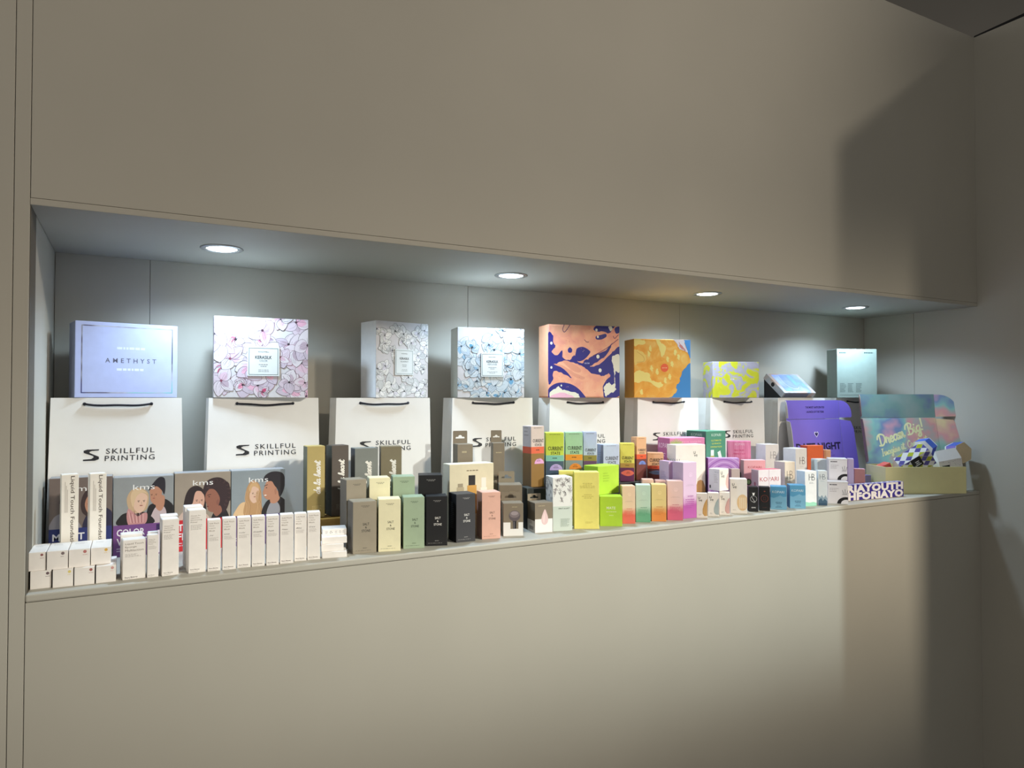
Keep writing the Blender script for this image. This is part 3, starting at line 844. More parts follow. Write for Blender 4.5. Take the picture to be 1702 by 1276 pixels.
# navy and peach marbled box
PEACH, NAVY, CREAM = (222, 150, 122), (32, 28, 118), (228, 222, 202)
peach_m = ramp_mat('peach_marble', [(0.3, (224, 146, 126)), (0.5, (234, 162, 130)), (0.7, (238, 176, 140))], 'noise', scale=26, rough=0.5, distort=0.8)
c = Carton('marb1', 'gift_box', 'square box marbled in peach, navy and cream, on a white bag', peach_m, (226, 170, 134), peach_m, group='presentation boxes on the bags', flap=False, bev=0.004)
p = c.front()
S = True
def blob(pts, col, j=0.0, seed=0):
    r_ = random.Random(seed)
    if j: 
        q = spline(pts, True, 4)
        pts = [(x + r_.uniform(-j, j), y + r_.uniform(-j, j)) for x, y in q]
    p.poly(pts, col, True)
blob([(.0, .84), (.06, .86), (.07, .75), (.10, .70), (.05, .62), (.12, .58), (.19, .64), (.20, .54), (.30, .52), (.36, .58), (.42, .48), (.52, .50), (.62, .58), (.80, .66), (.90, .78), (.86, .68), (.80, .58), (.74, .54), (.62, .46), (.58, .43), (.70, .46), (.84, .58), (.92, .66), (1.02, .68), (1.02, .10), (.92, .0), (.80, -.02), (.76, .10), (.78, .20), (.86, .30), (.84, .34), (.76, .30), (.70, .32), (.60, .34), (.52, .40), (.46, .44), (.34, .48), (.22, .50), (.12, .46), (.2, .40), (.32, .27), (.18, .34), (.08, .36), (.06, .24), (.0, .22)], NAVY, .006, 3)
blob([(.38, .62), (.37, .54), (.42, .50), (.50, .53), (.58, .62), (.56, .66), (.48, .70), (.40, .68)], NAVY)
blob([(.20, .50), (.28, .50), (.44, .40), (.44, .35), (.36, .36), (.24, .45)], PEACH)
blob([(.08, .46), (.20, .40), (.34, .30), (.46, .25), (.50, .28), (.36, .34), (.20, .44)], PEACH, .003, 4)
blob([(.27, .66), (.28, .62), (.32, .62), (.33, .66), (.30, .69)], NAVY)
blob([(.63, .96), (.70, 1.01), (.92, 1.01), (.90, .96), (.85, .90), (.76, .92), (.66, .92)], NAVY, .004, 2)
blob([(.93, .97), (1.0, 1.0), (1.0, .92), (.95, .90)], NAVY)
blob([(.66, .85), (.72, .87), (.80, .89), (.81, .85), (.74, .81), (.67, .81)], NAVY)
blob([(.84, .99), (.88, 1.0), (.90, .96), (.87, .93), (.85, .96)], CREAM)
blob([(.0, .10), (.06, .17), (.16, .205), (.30, .19), (.42, .12), (.52, .0), (.5, -.03), (.0, -.03)], NAVY)
blob([(.04, .09), (.10, .12), (.14, .15), (.2, .11), (.30, .09), (.40, .06), (.43, .0), (.4, -.03), (.05, -.03)], CREAM, .008, 7)
blob([(.04, .02), (.16, .07), (.30, .04), (.36, -.02), (.05, -.03)], (232, 176, 196), .004, 8)
blob([(.89, .56), (.94, .60), (1.0, .59), (1.0, .36), (.95, .37), (.93, .30), (.935, .20), (.925, .22), (.92, .37), (.90, .47)], CREAM, .005, 9)
blob([(.78, .16), (.84, .21), (.88, .18), (.93, .19), (.94, .10), (.86, .06), (.80, .02), (.78, .08)], CREAM, .008, 10)
for cx, cy, r_ in ((.69, .57, .022), (.72, .38, .022), (.67, .94, .016), (.69, .845, .014), (.045, .74, .016), (.18, .165, .01), (.045, .41, .014)): p.ell(cx, cy, r_, r_ * 1.15, CREAM)
for st in ([(.22, 1.0), (.20, .93), (.23, .90), (.30, 1.0)], [(.50, .80), (.53, .77), (.56, .77)], [(.91, .86), (.93, .83), (.98, .88)], [(.62, .58), (.8, .68), (.98, .82)]):
    p.stroke(st, .008, (84, 30, 84), True)
rr = random.Random(4)
for i in range(60):
    p.ell(rr.uniform(.08, .95), rr.uniform(.62, .98) if i % 2 else rr.uniform(.03, .3), .0035, .0035, rr.choice([(150, 70, 80), (206, 110, 100), (240, 200, 170)]), 6)
c.put(p, 'marbling')
p = c.front()
p.ell(.535, .475, .05, .05, (28, 30, 112))
p.text('BOOM', .535, .475, .066, (190, 190, 220), bold=0.01)
c.put(p, 'round_sticker', 'round navy sticker')

YO, YL, BL = (236, 166, 52), (240, 222, 128), (52, 136, 204)
om = ramp_mat('orange_marble', [(0.3, (232, 156, 44)), (0.5, (238, 172, 62)), (0.66, (240, 190, 92)), (.8, (242, 214, 124))], 'noise', scale=22, rough=0.5, distort=1.6)
c = Carton('marb2', 'gift_box', 'box marbled in orange, yellow and sky blue, on a white bag', om, (196, 150, 70), om, group='presentation boxes on the bags', flap=False, bev=0.002)
p = c.front()
blob([(.38, 1.0), (.45, .82), (.48, .70), (.54, .76), (.56, .88), (.46, .95), (.46, 1.01)], YL, .006, 1)
blob([(.0, 1.0), (.0, .88), (.1, .9), (.2, .92), (.18, .97)], YL, .01, 2)
blob([(.0, .80), (.1, .80), (.2, .72), (.19, .62), (.08, .58), (.0, .58)], (238, 206, 110), .01, 3)
blob([(.0, .42), (.12, .46), (.26, .40), (.3, .3), (.46, .26), (.50, .20), (.40, .18), (.24, .28), (.08, .26), (.0, .28)], YL, .012, 4)
for cx, cy in ((.3, .5), (.4, .44), (.58, .66), (.66, .58), (.72, .78), (.62, .36), (.54, .3), (.78, .70), (.25, .75), (.28, .84), (.12, .1)):
    blob([(cx, cy + .05), (cx + .03, cy + .01), (cx + .02, cy - .05), (cx - .02, cy - .02)], YL, .008, int(cx * 90))
blob([(1.01, .55), (.92, .53), (.86, .46), (.82, .36), (.80, .26), (.74, .20), (.76, .12), (.68, .04), (.62, -.03), (1.01, -.03)], BL, .007, 5)
blob([(1.01, 1.01), (.88, 1.01), (.92, .88), (.96, .76), (1.01, .68)], BL, .003, 6)
blob([(.70, 1.01), (.88, 1.01), (.90, .90), (.95, .78), (.88, .82), (.80, .84), (.76, .92)], (214, 208, 214), .01, 7)
blob([(.80, .95), (.86, .88), (.93, .80), (.86, .83), (.81, .87)], (196, 124, 120), .008, 8)
p.stroke([(.05, .78), (.16, .70), (.17, .62), (.05, .6)], .006, (206, 150, 70), True)
c.put(p, 'marbling')
p = c.front()
p.ell(.535, .51, .068, .068, (236, 96, 48))
p.text('BOOM', .535, .51, .085, (250, 190, 150), bold=0.01)
c.put(p, 'round_sticker', 'round red-orange sticker')

lm = ramp_mat('lime_marble', [(0.30, (184, 184, 26)), (0.45, (192, 192, 36)), (0.50, (160, 156, 168)), (0.60, (166, 162, 178)), (0.66, (192, 192, 48)), (.8, (184, 184, 36))], 'noise', scale=20, rough=0.5, distort=1.4)
c = Carton('marb3', 'gift_box', 'small box marbled in acid yellow and lilac grey, on a white bag', lm, lm, lm, group='presentation boxes on the bags', flap=False, bev=0.001)
p = c.front(); p.text('BOOM', .42, .51, .08, (236, 232, 236), bold=0.01); c.put(p)

c = Carton('mint', 'gift_box', 'tall pale mint box with fine dark print, on the white bag by the partition', (156, 174, 164), (136, 148, 138), (158, 178, 172), group='presentation boxes on the bags', flap=False, bev=0.001)
MG = (70, 88, 86)
p = c.front()
p.micro(.06, .91, .24, 1, .03, MG, 3, .9); p.micro(.68, .91, .26, 1, .026, MG, 5, .9)
c.put(p, 'heading')
for i, x in enumerate((.07, .27, .47)):
    p = c.front(); p.micro(x, .285, .16, 7, .028, MG, i + 4); c.put(p, 'text_column')
p = c.front(); p.rect(.06, .055, .66, .059, MG); c.put(p, 'rule_line')

# tilted silver box on a black wedge stand
fx, fy, fz = 2.118, 0.333, SH + 0.3455
stand = empty('display_wedge', (fx, fy, fz))
wv = [(0.004, 0.001, 0), (0.166, 0.001, 0), (0.166, 0.08, 0), (0.004, 0.08, 0), (0.004, 0.08, 0.0685), (0.166, 0.08, 0.0685)]
mesh_obj('wedge', wv, [(0, 3, 2, 1), (0, 1, 5, 4), (3, 4, 5, 2), (0, 4, 3), (1, 2, 5)], mat((22, 22, 22), 0.7), stand)
mesh_obj('back_plate', *box_geo(0.002, 0.168, 0.08, 0.082, 0, 0.0695), mat((30, 30, 30), 0.7), stand)
tag(stand, 'black wedge stand under the tilted silver box', 'stand')
r = empty('gift_box', (fx, fy + 0.0, fz), (R(41), 0, 0))
silver = ramp_mat('silver_card', [(0.3, (150, 150, 158)), (0.5, (190, 192, 196)), (0.62, (206, 176, 158)), (0.75, (150, 170, 186))], 'noise', scale=12, rough=0.32, metal=0.35)
bevel_box('body', 0, 0.172, 0.0, 0.112, 0.0004, 0.024, silver, r, 0.001)
bl_m = ramp_mat('blue_pearl', [(0.3, (120, 196, 226)), (0.48, (126, 150, 232)), (0.6, (150, 170, 236)), (.75, (186, 210, 236))], 'noise', scale=14, rough=0.35)
p = Print(0.172, 0.112)
p.poly([(.1, .08), (.9, .08), (.9, .94), (.1, .94)], bl_m)
p.stroke([(.3, .9), (.28, .5), (.38, .25), (.55, .22), (.62, .3)], .012, (206, 216, 240), True)
p.build('cover_print', r, Matrix.Translation((0, 0, 0.024)))
p = Print(0.112, 0.023)
p.ell(.45, .5, .075, .075, (16, 16, 18))
p.build('side_dot', r, Matrix(((0, 0, -1, 0), (-1, 0, 0, .112), (0, 1, 0, .0005), (0, 0, 0, 1))), 'black round dot')
p = Print(0.172, 0.023)
p.rect(.05, .1, .78, .9, (112, 116, 136))
p.build('front_panel', r, Matrix(((1, 0, 0, 0), (0, 0, -1, 0), (0, 1, 0, .0005), (0, 0, 0, 1))))
tag(r, 'flat silver box with a pearly blue top, tilted on a wedge beside the mint box', 'box', 'presentation boxes on the bags')

# ------------------------------------------------------------------ left: white cosmetics cartons
WW = (240, 234, 228)
GR = (120, 112, 108)
g_lo, g_up = 'small white cartons lying in the lower row', 'small white cartons lying in the upper row'
ORD = ['first', 'second', 'third', 'fourth', 'fifth', 'sixth', 'seventh', 'eighth']
for i, (dot, nm) in enumerate([((112, 92, 96), 'grey-brown'), ((226, 206, 120), 'pale yellow'), ((168, 96, 92), 'brick red'), ((214, 160, 154), 'pale pink')]):
    c = Carton('lie_lo%d' % i, 'small_carton', 'small white carton lying in the lower row, end marked with a %s dot' % nm, WW, group=g_lo, flap=False)
    p = c.front(); p.ell(.82, .84, .08, .08, dot); p.micro(.72, .66, .22, 1, .06, dot, i); c.put(p, 'shade_dot')
for i, (dot, nm) in enumerate([((150, 92, 92), 'dull red'), ((128, 112, 112), 'grey'), ((190, 118, 114), 'rose'), ((226, 178, 74), 'golden yellow')]):
    c = Carton('lie_up%d' % i, 'small_carton', 'small white carton lying in the upper row, end marked with a %s dot' % nm, WW, group=g_up, flap=False)
    p = c.front(); p.ell(.76, .84, .085, .085, dot); p.micro(.66, .66, .22, 1, .06, dot, i); c.put(p, 'shade_dot')
    p = Print(c.w, c.d); p.micro(.2, .75, .6, 2, .09, (190, 184, 182), i); p.build('top_print', c.root, top_matrix(c.w, c.d, c.h))

for i, l in enumerate(['tall white brush carton with sideways lettering, next to the left niche wall', 'tall white brush carton with sideways lettering, standing before the picture box with a purple band']):
    c = Carton('brush%d' % i, 'tall_carton', l, (242, 236, 226), group='tall white brush cartons')
    p = c.front()
    p.text('Liquid Touch Foundation Brush', .62, .52, c.h * .93 / c.w, (88, 74, 62), fh=.30, rot=-90, bold=.012)
    for k in range(3):
        p.rect(.20 + k * .07, .62, .23 + k * .07, .93 - k * .04, (186, 176, 166))
    c.put(p)

# picture boxes with couples
def face_bits(p, cx, cy, s, skin, turn=0.0):
    dk = (70, 44, 38)
    asp = p.w / p.h
    s *= 1.3
    for sx in (-.36, .40):
        p.stroke([(cx + (sx - .14 + turn) * s, cy + .20 * s * asp), (cx + (sx + .14 + turn) * s, cy + .24 * s * asp)], s * .07, dk)
        p.ell(cx + (sx + turn) * s, cy + .06 * s * asp, s * .11, s * .06, (40, 30, 30), 8)
    p.stroke([(cx + (turn + .02) * s, cy + .02 * s * asp), (cx + (turn + .08) * s, cy - .26 * s * asp), (cx + turn * s, cy - .29 * s * asp)], s * .05, tuple(int(v * .75) for v in skin))
    p.ell(cx + turn * s, cy - .56 * s * asp, s * .24, s * .08, (150, 76, 72), 10)

def picture_box(i, label, bg, side, band, words, people, band_top=.42):
    c = Carton('kms%d' % i, 'picture_box', label, bg, side, (150, 150, 152), group='picture boxes of couples')
    p = c.front()
    people(p)
    c.put(p, 'couple_picture')
    p = c.front()
    p.rect(0, 0, 1, band_top - .02, band)
    for t, y, fw in words: p.text(t, .06, y, fw, (236, 232, 238), fh=.13, align='L', bold=.02)
    p.micro(.06, .10, .4, 2, .03, (210, 200, 214), i)
    if i == 1:
        p.ell(.76, .24, .085, .10, (222, 212, 226)); p.rect(.675, .02, .845, .24, (222, 212, 226)); p.rect(.71, .31, .82, .385, (52, 30, 84))
    c.put(p, 'colour_band')
    p = c.front()
    p.text('kms', .5, .87, .36, (246, 246, 246), fh=.10, bold=-.004)
    c.put(p)
    return c
H = lambda p, pts, col: p.poly(pts, col, True)
SK1, SK2, SK3, SK4 = (214, 168, 148), (186, 134, 108), (150, 98, 80), (222, 186, 164)
BLK = (30, 26, 28)
def couple_a(p):
    H(p, [(.52, .42), (.58, .62), (.72, .66), (.86, .70), (1.02, .58), (1.02, .38), (.5, .36)], BLK)
    H(p, [(.60, .40), (.66, .56), (.74, .62), (.84, .60), (.88, .5), (.8, .38)], (196, 178, 182))
    H(p, [(.70, .60), (.72, .74), (.84, .74), (.84, .62), (.78, .55)], SK2)
    H(p, [(.60, .76), (.62, .68), (.70, .63), (.76, .68), (.80, .78), (.78, .86), (.68, .87), (.60, .84)], SK2)
    H(p, [(.58, .82), (.62, .88), (.74, .98), (.84, .97), (.86, .86), (.84, .76), (.79, .82), (.70, .87)], (36, 32, 42))
    face_bits(p, .68, .755, .075, SK2, -.15)
    H(p, [(.08, .40), (.12, .52), (.26, .56), (.44, .56), (.58, .52), (.66, .40)], BLK)
    H(p, [(.24, .62), (.22, .74), (.30, .84), (.44, .86), (.56, .80), (.58, .70), (.54, .58), (.40, .54), (.30, .55)], (196, 166, 132))
    H(p, [(.34, .66), (.34, .60), (.42, .54), (.50, .58), (.55, .68), (.55, .76), (.45, .80), (.36, .76)], SK4)
    H(p, [(.28, .74), (.32, .83), (.46, .84), (.56, .78), (.48, .80), (.40, .77), (.36, .72), (.32, .62)], (214, 186, 150))
    face_bits(p, .455, .68, .09, SK4)
    H(p, [(.24, .60), (.32, .56), (.40, .50), (.50, .54), (.56, .52), (.52, .40), (.28, .38), (.22, .48)], (196, 140, 140))
    for k in range(9): p.stroke([(.25 + k * .03, .57 - (k % 3) * .02), (.29 + k * .025, .42)], .008, (150, 92, 98) if k % 2 else (226, 188, 184))
def couple_b(p):
    H(p, [(.08, .38), (.14, .5), (.3, .56), (.5, .5), (.6, .38)], (206, 180, 168))
    H(p, [(.16, .48), (.18, .68), (.26, .80), (.40, .83), (.52, .76), (.55, .62), (.54, .45), (.30, .42)], (44, 30, 32))
    H(p, [(.30, .62), (.32, .54), (.42, .47), (.50, .54), (.53, .66), (.48, .75), (.36, .76), (.30, .70)], SK1)
    H(p, [(.26, .70), (.32, .79), (.46, .80), (.53, .70), (.44, .77), (.36, .74), (.31, .60)], (40, 28, 30))
    face_bits(p, .42, .63, .09, SK1, .1)
    H(p, [(.66, .36), (.70, .48), (.80, .54), (.92, .50), (.96, .36)], BLK)
    H(p, [(.50, .74), (.54, .86), (.66, .92), (.82, .92), (.95, .84), (.99, .68), (.94, .52), (.84, .46), (.76, .56), (.62, .72)], (52, 34, 38))
    rr = random.Random(2)
    for k in range(46):
        a = k / 46 * 5.0 - .9
        p.ell(.765 + .215 * math.cos(a) + rr.uniform(-.015, .015), .71 + .20 * math.sin(a) * p.w / p.h * 1.35, .035, .035, (50, 33, 36) if k % 3 else (66, 44, 46), 8)
    H(p, [(.55, .72), (.54, .64), (.57, .58), (.60, .50), (.70, .48), (.78, .56), (.80, .66), (.72, .76), (.62, .78)], SK3)
    p.stroke([(.58, .70), (.64, .71)], .012, (60, 34, 34)); p.ell(.61, .68, .016, .008, (40, 26, 28), 8); p.ell(.585, .555, .02, .012, (120, 50, 54), 8)
    H(p, [(.74, .62), (.78, .64), (.79, .58), (.75, .57)], (138, 88, 74))
    H(p, [(.68, .50), (.80, .56), (.84, .48), (.74, .42)], SK3)
def couple_c(p):
    H(p, [(.06, .38), (.10, .50), (.22, .58), (.42, .54), (.5, .38)], (226, 190, 146))
    H(p, [(.24, .40), (.26, .6), (.28, .76), (.38, .86), (.50, .82), (.55, .70), (.56, .52), (.58, .38)], (190, 148, 104))
    H(p, [(.34, .70), (.34, .62), (.40, .56), (.47, .58), (.51, .68), (.49, .77), (.40, .79)], SK4)
    H(p, [(.32, .76), (.38, .83), (.47, .82), (.51, .75), (.43, .78), (.38, .77), (.35, .70)], (206, 168, 122))
    face_bits(p, .43, .68, .075, SK4)
    for k in range(12):
        x = .27 + (k % 6) * .012 + (.20 if k > 5 else 0)
        p.stroke([(x, .72), (x - .02, .62), (x + .02, .52), (x - .01, .40)], .008, (160, 116, 78) if k % 2 else (218, 180, 134), True)
    H(p, [(.58, .38), (.62, .54), (.76, .62), (.92, .62), (1.02, .54), (1.02, .36)], BLK)
    H(p, [(.66, .38), (.70, .52), (.80, .58), (.90, .5), (.88, .38)], (150, 150, 158))
    H(p, [(.72, .56), (.74, .7), (.88, .7), (.9, .6), (.82, .54)], SK2)
    H(p, [(.60, .74), (.58, .69), (.62, .62), (.70, .59), (.78, .64), (.84, .74), (.80, .84), (.66, .84)], SK2)
    H(p, [(.60, .84), (.62, .92), (.76, .97), (.94, .95), (1.0, .86), (.98, .72), (.90, .62), (.86, .72), (.80, .78), (.74, .84)], (34, 30, 36))
    p.stroke([(.61, .78), (.67, .795)], .012, (50, 34, 34)); p.ell(.65, .755, .016, .008, (40, 28, 28), 8); p.ell(.63, .655, .024, .011, (240, 232, 226), 8)
    H(p, [(.80, .72), (.84, .74), (.84, .67), (.81, .66)], (172, 120, 96))
def couple_d(p):
    H(p, [(.02, .36), (.06, .52), (.2, .58), (.4, .52), (.5, .36)], (150, 144, 150))
    H(p, [(.55, .36), (.6, .56), (.8, .64), (1.0, .56), (1.02, .34)], (44, 40, 66))
    H(p, [(.52, .58), (.5, .72), (.58, .84), (.74, .86), (.82, .74), (.8, .6), (.66, .52)], (60, 44, 44))
    H(p, [(.56, .68), (.60, .58), (.68, .55), (.74, .64), (.73, .75), (.62, .78)], SK2)
    face_bits(p, .65, .665, .08, SK2)
    H(p, [(.18, .6), (.2, .76), (.32, .82), (.42, .74), (.42, .6), (.3, .54)], SK1)
    H(p, [(.16, .7), (.2, .82), (.34, .86), (.44, .76), (.34, .79), (.22, .74)], (62, 46, 44))
    face_bits(p, .31, .66, .08, SK1)
picture_box(0, 'picture box of a couple with a dark blue band, behind the tall brush cartons', (116, 102, 96), (70, 66, 64), (44, 52, 112), [('MOIST', .30, .50), ('REPAIR', .19, .56)], couple_d)
picture_box(1, 'picture box with a couple before grey and a purple band, a scarf on one', (146, 150, 152), (96, 96, 98), (116, 70, 134), [('COLOR', .305, .46), ('VITALITY', .19, .58)], couple_a)
picture_box(2, 'picture box with a dark-haired couple before beige and a red band', (158, 146, 132), (96, 92, 86), (200, 36, 46), [('TAME', .305, .42), ('FRIZZ', .19, .42)], couple_b)
picture_box(3, 'picture box with a blonde and dark-haired couple before grey-blue, violet band', (142, 152, 158), (130, 138, 142), (76, 36, 118), [], couple_c)

def white_carton(key, label, title, seed, ty=.90, fh=.12, group='white cosmetics cartons on the shelf edge', tf=.66, foot=True, name='carton'):
    c = Carton(key, name, label, WW, group=group)
    p = c.front()
    y = ty
    for t in title:
        p.text(t, .10, y, tf * min(1, len(t) / max(len(q) for q in title) + .12), (128, 112, 100), fh=fh, align='L')
        y -= fh * 1.45 * c.w / c.h
    p.micro(.10, y - .02, .74, 4, .022, (176, 168, 162), seed)
    if foot:
        p.text('Rare Beauty', .10, .055, .55, (92, 84, 80), fh=.085, align='L', bold=.01)
        p.micro(.10, .025, .5, 1, .014, (150, 142, 138), seed)
    c.put(p)
    return c
white_carton('w0', 'short wide white carton at the shelf edge beside the small lying cartons', ['Liquid Touch', 'Eponge', 'Multiaction'], 3, tf=.8, fh=.105)
Carton('w0b', 'carton', 'short wide white carton half hidden behind another like it, beside the small lying cartons', WW, group='white cosmetics cartons behind the edge row')
white_carton('w1', 'short narrow white carton between the wide carton and a taller one', ['Always An', 'Optimist', 'Illuminating', 'Primer'], 4, fh=.1)
Carton('w1b', 'carton', 'short narrow white carton hidden behind its twin', WW, group='white cosmetics cartons behind the edge row')
white_carton('w2', 'medium-tall white carton in front of the purple-banded picture box', ['Always An', 'Optimist', 'Illuminating', 'Primer'], 5, ty=.88, fh=.09)
Carton('w2b', 'carton', 'medium-tall white carton hidden behind its twin, before the purple-banded picture box', WW, group='white cosmetics cartons behind the edge row')
white_carton('w3', 'tallest white carton of the edge row, beside the eight slim cartons', ['Always An', 'Optimist', 'Illuminating', 'Primer'], 6, ty=.91, fh=.09)
Carton('w3b', 'carton', 'tall white carton half hidden behind the tallest one, before the red-banded picture box', WW, group='white cosmetics cartons behind the edge row')
names = ['Joy', 'Love', 'Lucky', 'Grateful', 'Faith', 'Happy', 'Bliss', 'Grace']
for i in range(8):
    c = Carton('lip%d' % i, 'slim_carton', '%s slim white carton from the stack of four flat white boxes' % ORD[7 - i], WW, group='eight slim white cartons')
    p = c.front()
    for k, t in enumerate(['Soft Pinch', 'Dewy', 'Liquid', 'Blush']):
        p.text(t, .12, .935 - k * .048, [.74, .38, .46, .42][k], (140, 122, 108), fh=.105, align='L')
    c.put(p, 'title')
    p = c.front(); p.text(names[i], .12, .70, .12 + .07 * len(names[i]), (90, 80, 78), fh=.12, align='L', shear=.35)
    c.put(p, 'shade_name')
    p = c.front(); p.micro(.12, .65, .74, 4, .018, (184, 176, 170), i); c.put(p, 'small_print')
    p = c.front(); p.text('Rare Beauty', .12, .055, .7, (88, 70, 66), fh=.10, align='L', bold=.012)
    p.micro(.12, .022, .6, 1, .012, (150, 142, 138), i)
    c.put(p, 'maker_name')
for i, l in enumerate(['topmost flat white box of the stack, printed with recycling marks', 'second flat white box from the top of the stack', 'third flat white box from the top of the stack, shorter than the others', 'lowest flat white box of the stack on the shelf']):
    c = Carton('flat%d' % i, 'flat_box', l, WW, group='stack of four flat white boxes', flap=False)
    if i == 0:
        p = c.front()
        cx, cy = .36, .48
        for k in range(3):      # three chasing arrows
            a = R(90 + 120 * k)
            pts = []
            for rr_, da in ((.052, -.55), (.052, .35), (.068, .35), (.042, .8), (.028, .35), (.036, .3), (.034, -.5)):
                pts.append((cx + rr_ * math.cos(a + da), cy + rr_ * math.sin(a + da) * c.w / c.h))
            p.poly(pts, K)
        for x0 in (.12, .52, .68, .82):
            p.micro(x0, .62, .11, 3, .16, (150, 146, 144), int(x0 * 50))
        c.put(p, 'recycling_marks')

# ------------------------------------------------------------------ tall cartons with script on a golden riser
hx0 = LAY['heart0'][0] - 0.004
rz = bevel_box('display_riser', hx0, LAY['heart3'][0] + 0.058, 0.172, 0.245, SH, SH + 0.0615, mat((176, 136, 66), 0.45, 0.12, 90), None, 0.001)
tag(rz, 'low golden brown riser block under the four tall script cartons', 'riser')
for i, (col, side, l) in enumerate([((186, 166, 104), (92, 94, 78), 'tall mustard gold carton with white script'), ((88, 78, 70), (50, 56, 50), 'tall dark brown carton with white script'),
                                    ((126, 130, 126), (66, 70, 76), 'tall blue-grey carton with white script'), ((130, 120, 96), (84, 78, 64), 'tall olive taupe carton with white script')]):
    c = Carton('heart%d' % i, 'script_carton', l + ' on the golden riser', col, side, group='tall script cartons on the golden riser')
    p = c.front()
    p.cursive('de la heart', .60, .56, c.h * .46 / c.w, (250, 246, 238), .06, rot=90, stretch=.8)
    c.put(p, 'script_lettering')
    p = c.front(); p.micro(.28, .16, .55, 5, .016, tuple(min(255, v + 46) for v in col), i); c.put(p, 'small_print')

# ------------------------------------------------------------------ salt & stone cartons
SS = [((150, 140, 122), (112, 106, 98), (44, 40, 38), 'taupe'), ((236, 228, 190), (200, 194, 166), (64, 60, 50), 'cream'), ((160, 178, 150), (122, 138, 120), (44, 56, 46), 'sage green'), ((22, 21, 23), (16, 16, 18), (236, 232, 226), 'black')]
def salt(key, label, col, side, tx, group):
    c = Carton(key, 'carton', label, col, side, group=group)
    p = c.front()
    p.text('SALT', .55, .565, .27, tx, fh=.105, bold=.008); p.text('&', .55, .50, .075, tx, fh=.085, bold=.008); p.text('STONE', .55, .435, .37, tx, fh=.105, bold=.008)
    c.put(p)
    p = c.front()
    t2 = tuple(int(a_ * .6 + b_ * .4) for a_, b_ in zip(tx, col))
    p.micro(.30, .915, .46, 2, .02, t2, 5, .4, 'C')
    p.micro(.42, .10, .26, 1, .02, t2, 8, .5); p.micro(.10, .055, .82, 1, .016, t2, 9, .35)
    c.put(p, 'small_print')
    q = c.left(); q.micro(.25, .8, .5, 14, .04, tuple(int((a_ + b_ * 2) / 3) for a_, b_ in zip(tx, side)), 3); c.putl(q)
    return c
for i in range(4):
    col, side, tx, nm = SS[i]
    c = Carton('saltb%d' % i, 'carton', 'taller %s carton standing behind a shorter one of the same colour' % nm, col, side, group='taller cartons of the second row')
    p = c.front(); p.micro(.28, .93, .5, 2, .016, tuple(int(a_ * .6 + b_ * .4) for a_, b_ in zip(tx, col)), 5, .4, 'C'); c.put(p, 'small_print')
    salt('salt%d' % i, 'short %s carton with centred lettering at the shelf edge' % nm, col, side, tx, 'short cartons with centred lettering')
salt('salt4', 'short charcoal grey carton with white lettering at the shelf edge', (54, 54, 58), (24, 24, 27), (232, 230, 226), 'short cartons with centred lettering')
salt('salt5', 'short blush pink carton with centred lettering at the shelf edge', (222, 174, 156), (178, 140, 128), (96, 70, 62), 'short cartons with centred lettering')

c = Carton('gift', 'gift_set_box', 'wide cream box printed with three bottles, behind the black and pink cartons', (222, 212, 182), (190, 188, 172), (232, 226, 206))
p = c.front()
p.micro(.30, .90, .42, 1, .02, (130, 116, 90), 3, .7, 'C')
c.put(p, 'small_print')
def bottle(x, w_, top, col, capc, cap_h, lab):
    p = c.front()
    p.rect(x - w_ / 2, .30, x + w_ / 2, top, col)
    p.rect(x - w_ * .36, top, x + w_ * .36, top + cap_h, capc)
    for k in range(3): p.text(['SALT', '&', 'STONE'][k], x, top - .13 - k * .05, w_ * [.42, .12, .55][k], lab, bold=.008)
    c.put(p, 'bottle_picture')
bottle(.24, .16, .68, (186, 172, 142), (160, 148, 124), .05, (70, 60, 46))
bottle(.50, .21, .70, (206, 156, 76), (26, 22, 22), .14, (40, 30, 20))
bottle(.77, .15, .66, (244, 240, 226), (236, 232, 220), .14, (120, 110, 96))

# ------------------------------------------------------------------ brush and sponge cartons with hang tabs
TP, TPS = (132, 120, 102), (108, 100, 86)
def brush_head(p, cx, cy, r_, dark=(78, 70, 72)):
    p.ell(cx, cy, r_, r_ * .92, dark)
    p.ell(cx, cy + r_ * .25 * p.w / p.h, r_ * .86, r_ * .6, (128, 116, 118))
    p.ell(cx, cy + r_ * .42 * p.w / p.h, r_ * .62, r_ * .34, (160, 148, 150))
c = Carton('brushbox_r', 'hang_carton', 'tall taupe hang-tab carton with a round brush head pictured on it', TP, TPS, group='taupe brush cartons with hang tabs')
c.hang_tab(.034, TP, None, .95)
p = c.front(); p.micro(0.290, .90, .42, 1, .03, (186, 172, 140), 7, .7); brush_head(p, .5, .62, .46); p.rect(.40, .1, .6, .5, (38, 36, 40)); c.put(p, 'brush_picture')
c = Carton('brushbox_t', 'hang_carton', 'slender taupe hang-tab carton with a thin dark brush pictured on it', TP, TPS, group='taupe brush cartons with hang tabs')
c.hang_tab(.033, TP, None, .95)
p = c.front(); p.micro(.25, .88, .5, 1, .02, (186, 172, 140), 2, .6); p.rect(.38, .05, .60, .62, (54, 44, 46)); p.ell(.49, .62, .11, .10, (150, 120, 90)); p.rect(.44, .1, .48, .55, (140, 96, 72)); c.put(p, 'brush_picture')
c = Carton('kabuki_b', 'hang_carton', 'taupe hang-tab carton standing behind the short brush carton', TP, TPS, group='taupe brush cartons with hang tabs')
c.hang_tab(.030, (146, 134, 114), None, .72, .02)
p = c.front(); p.micro(0.460, .84, .32, 1, .03, (170, 156, 126), 7, .7); c.put(p)
kc = Carton('kabuki', 'hang_carton', 'short taupe and white carton with a stubby brush pictured on it, at the shelf edge', TP, TPS, group='taupe brush cartons with hang tabs')
kc.hang_tab(.022, TP, None, .98)
p = kc.front()
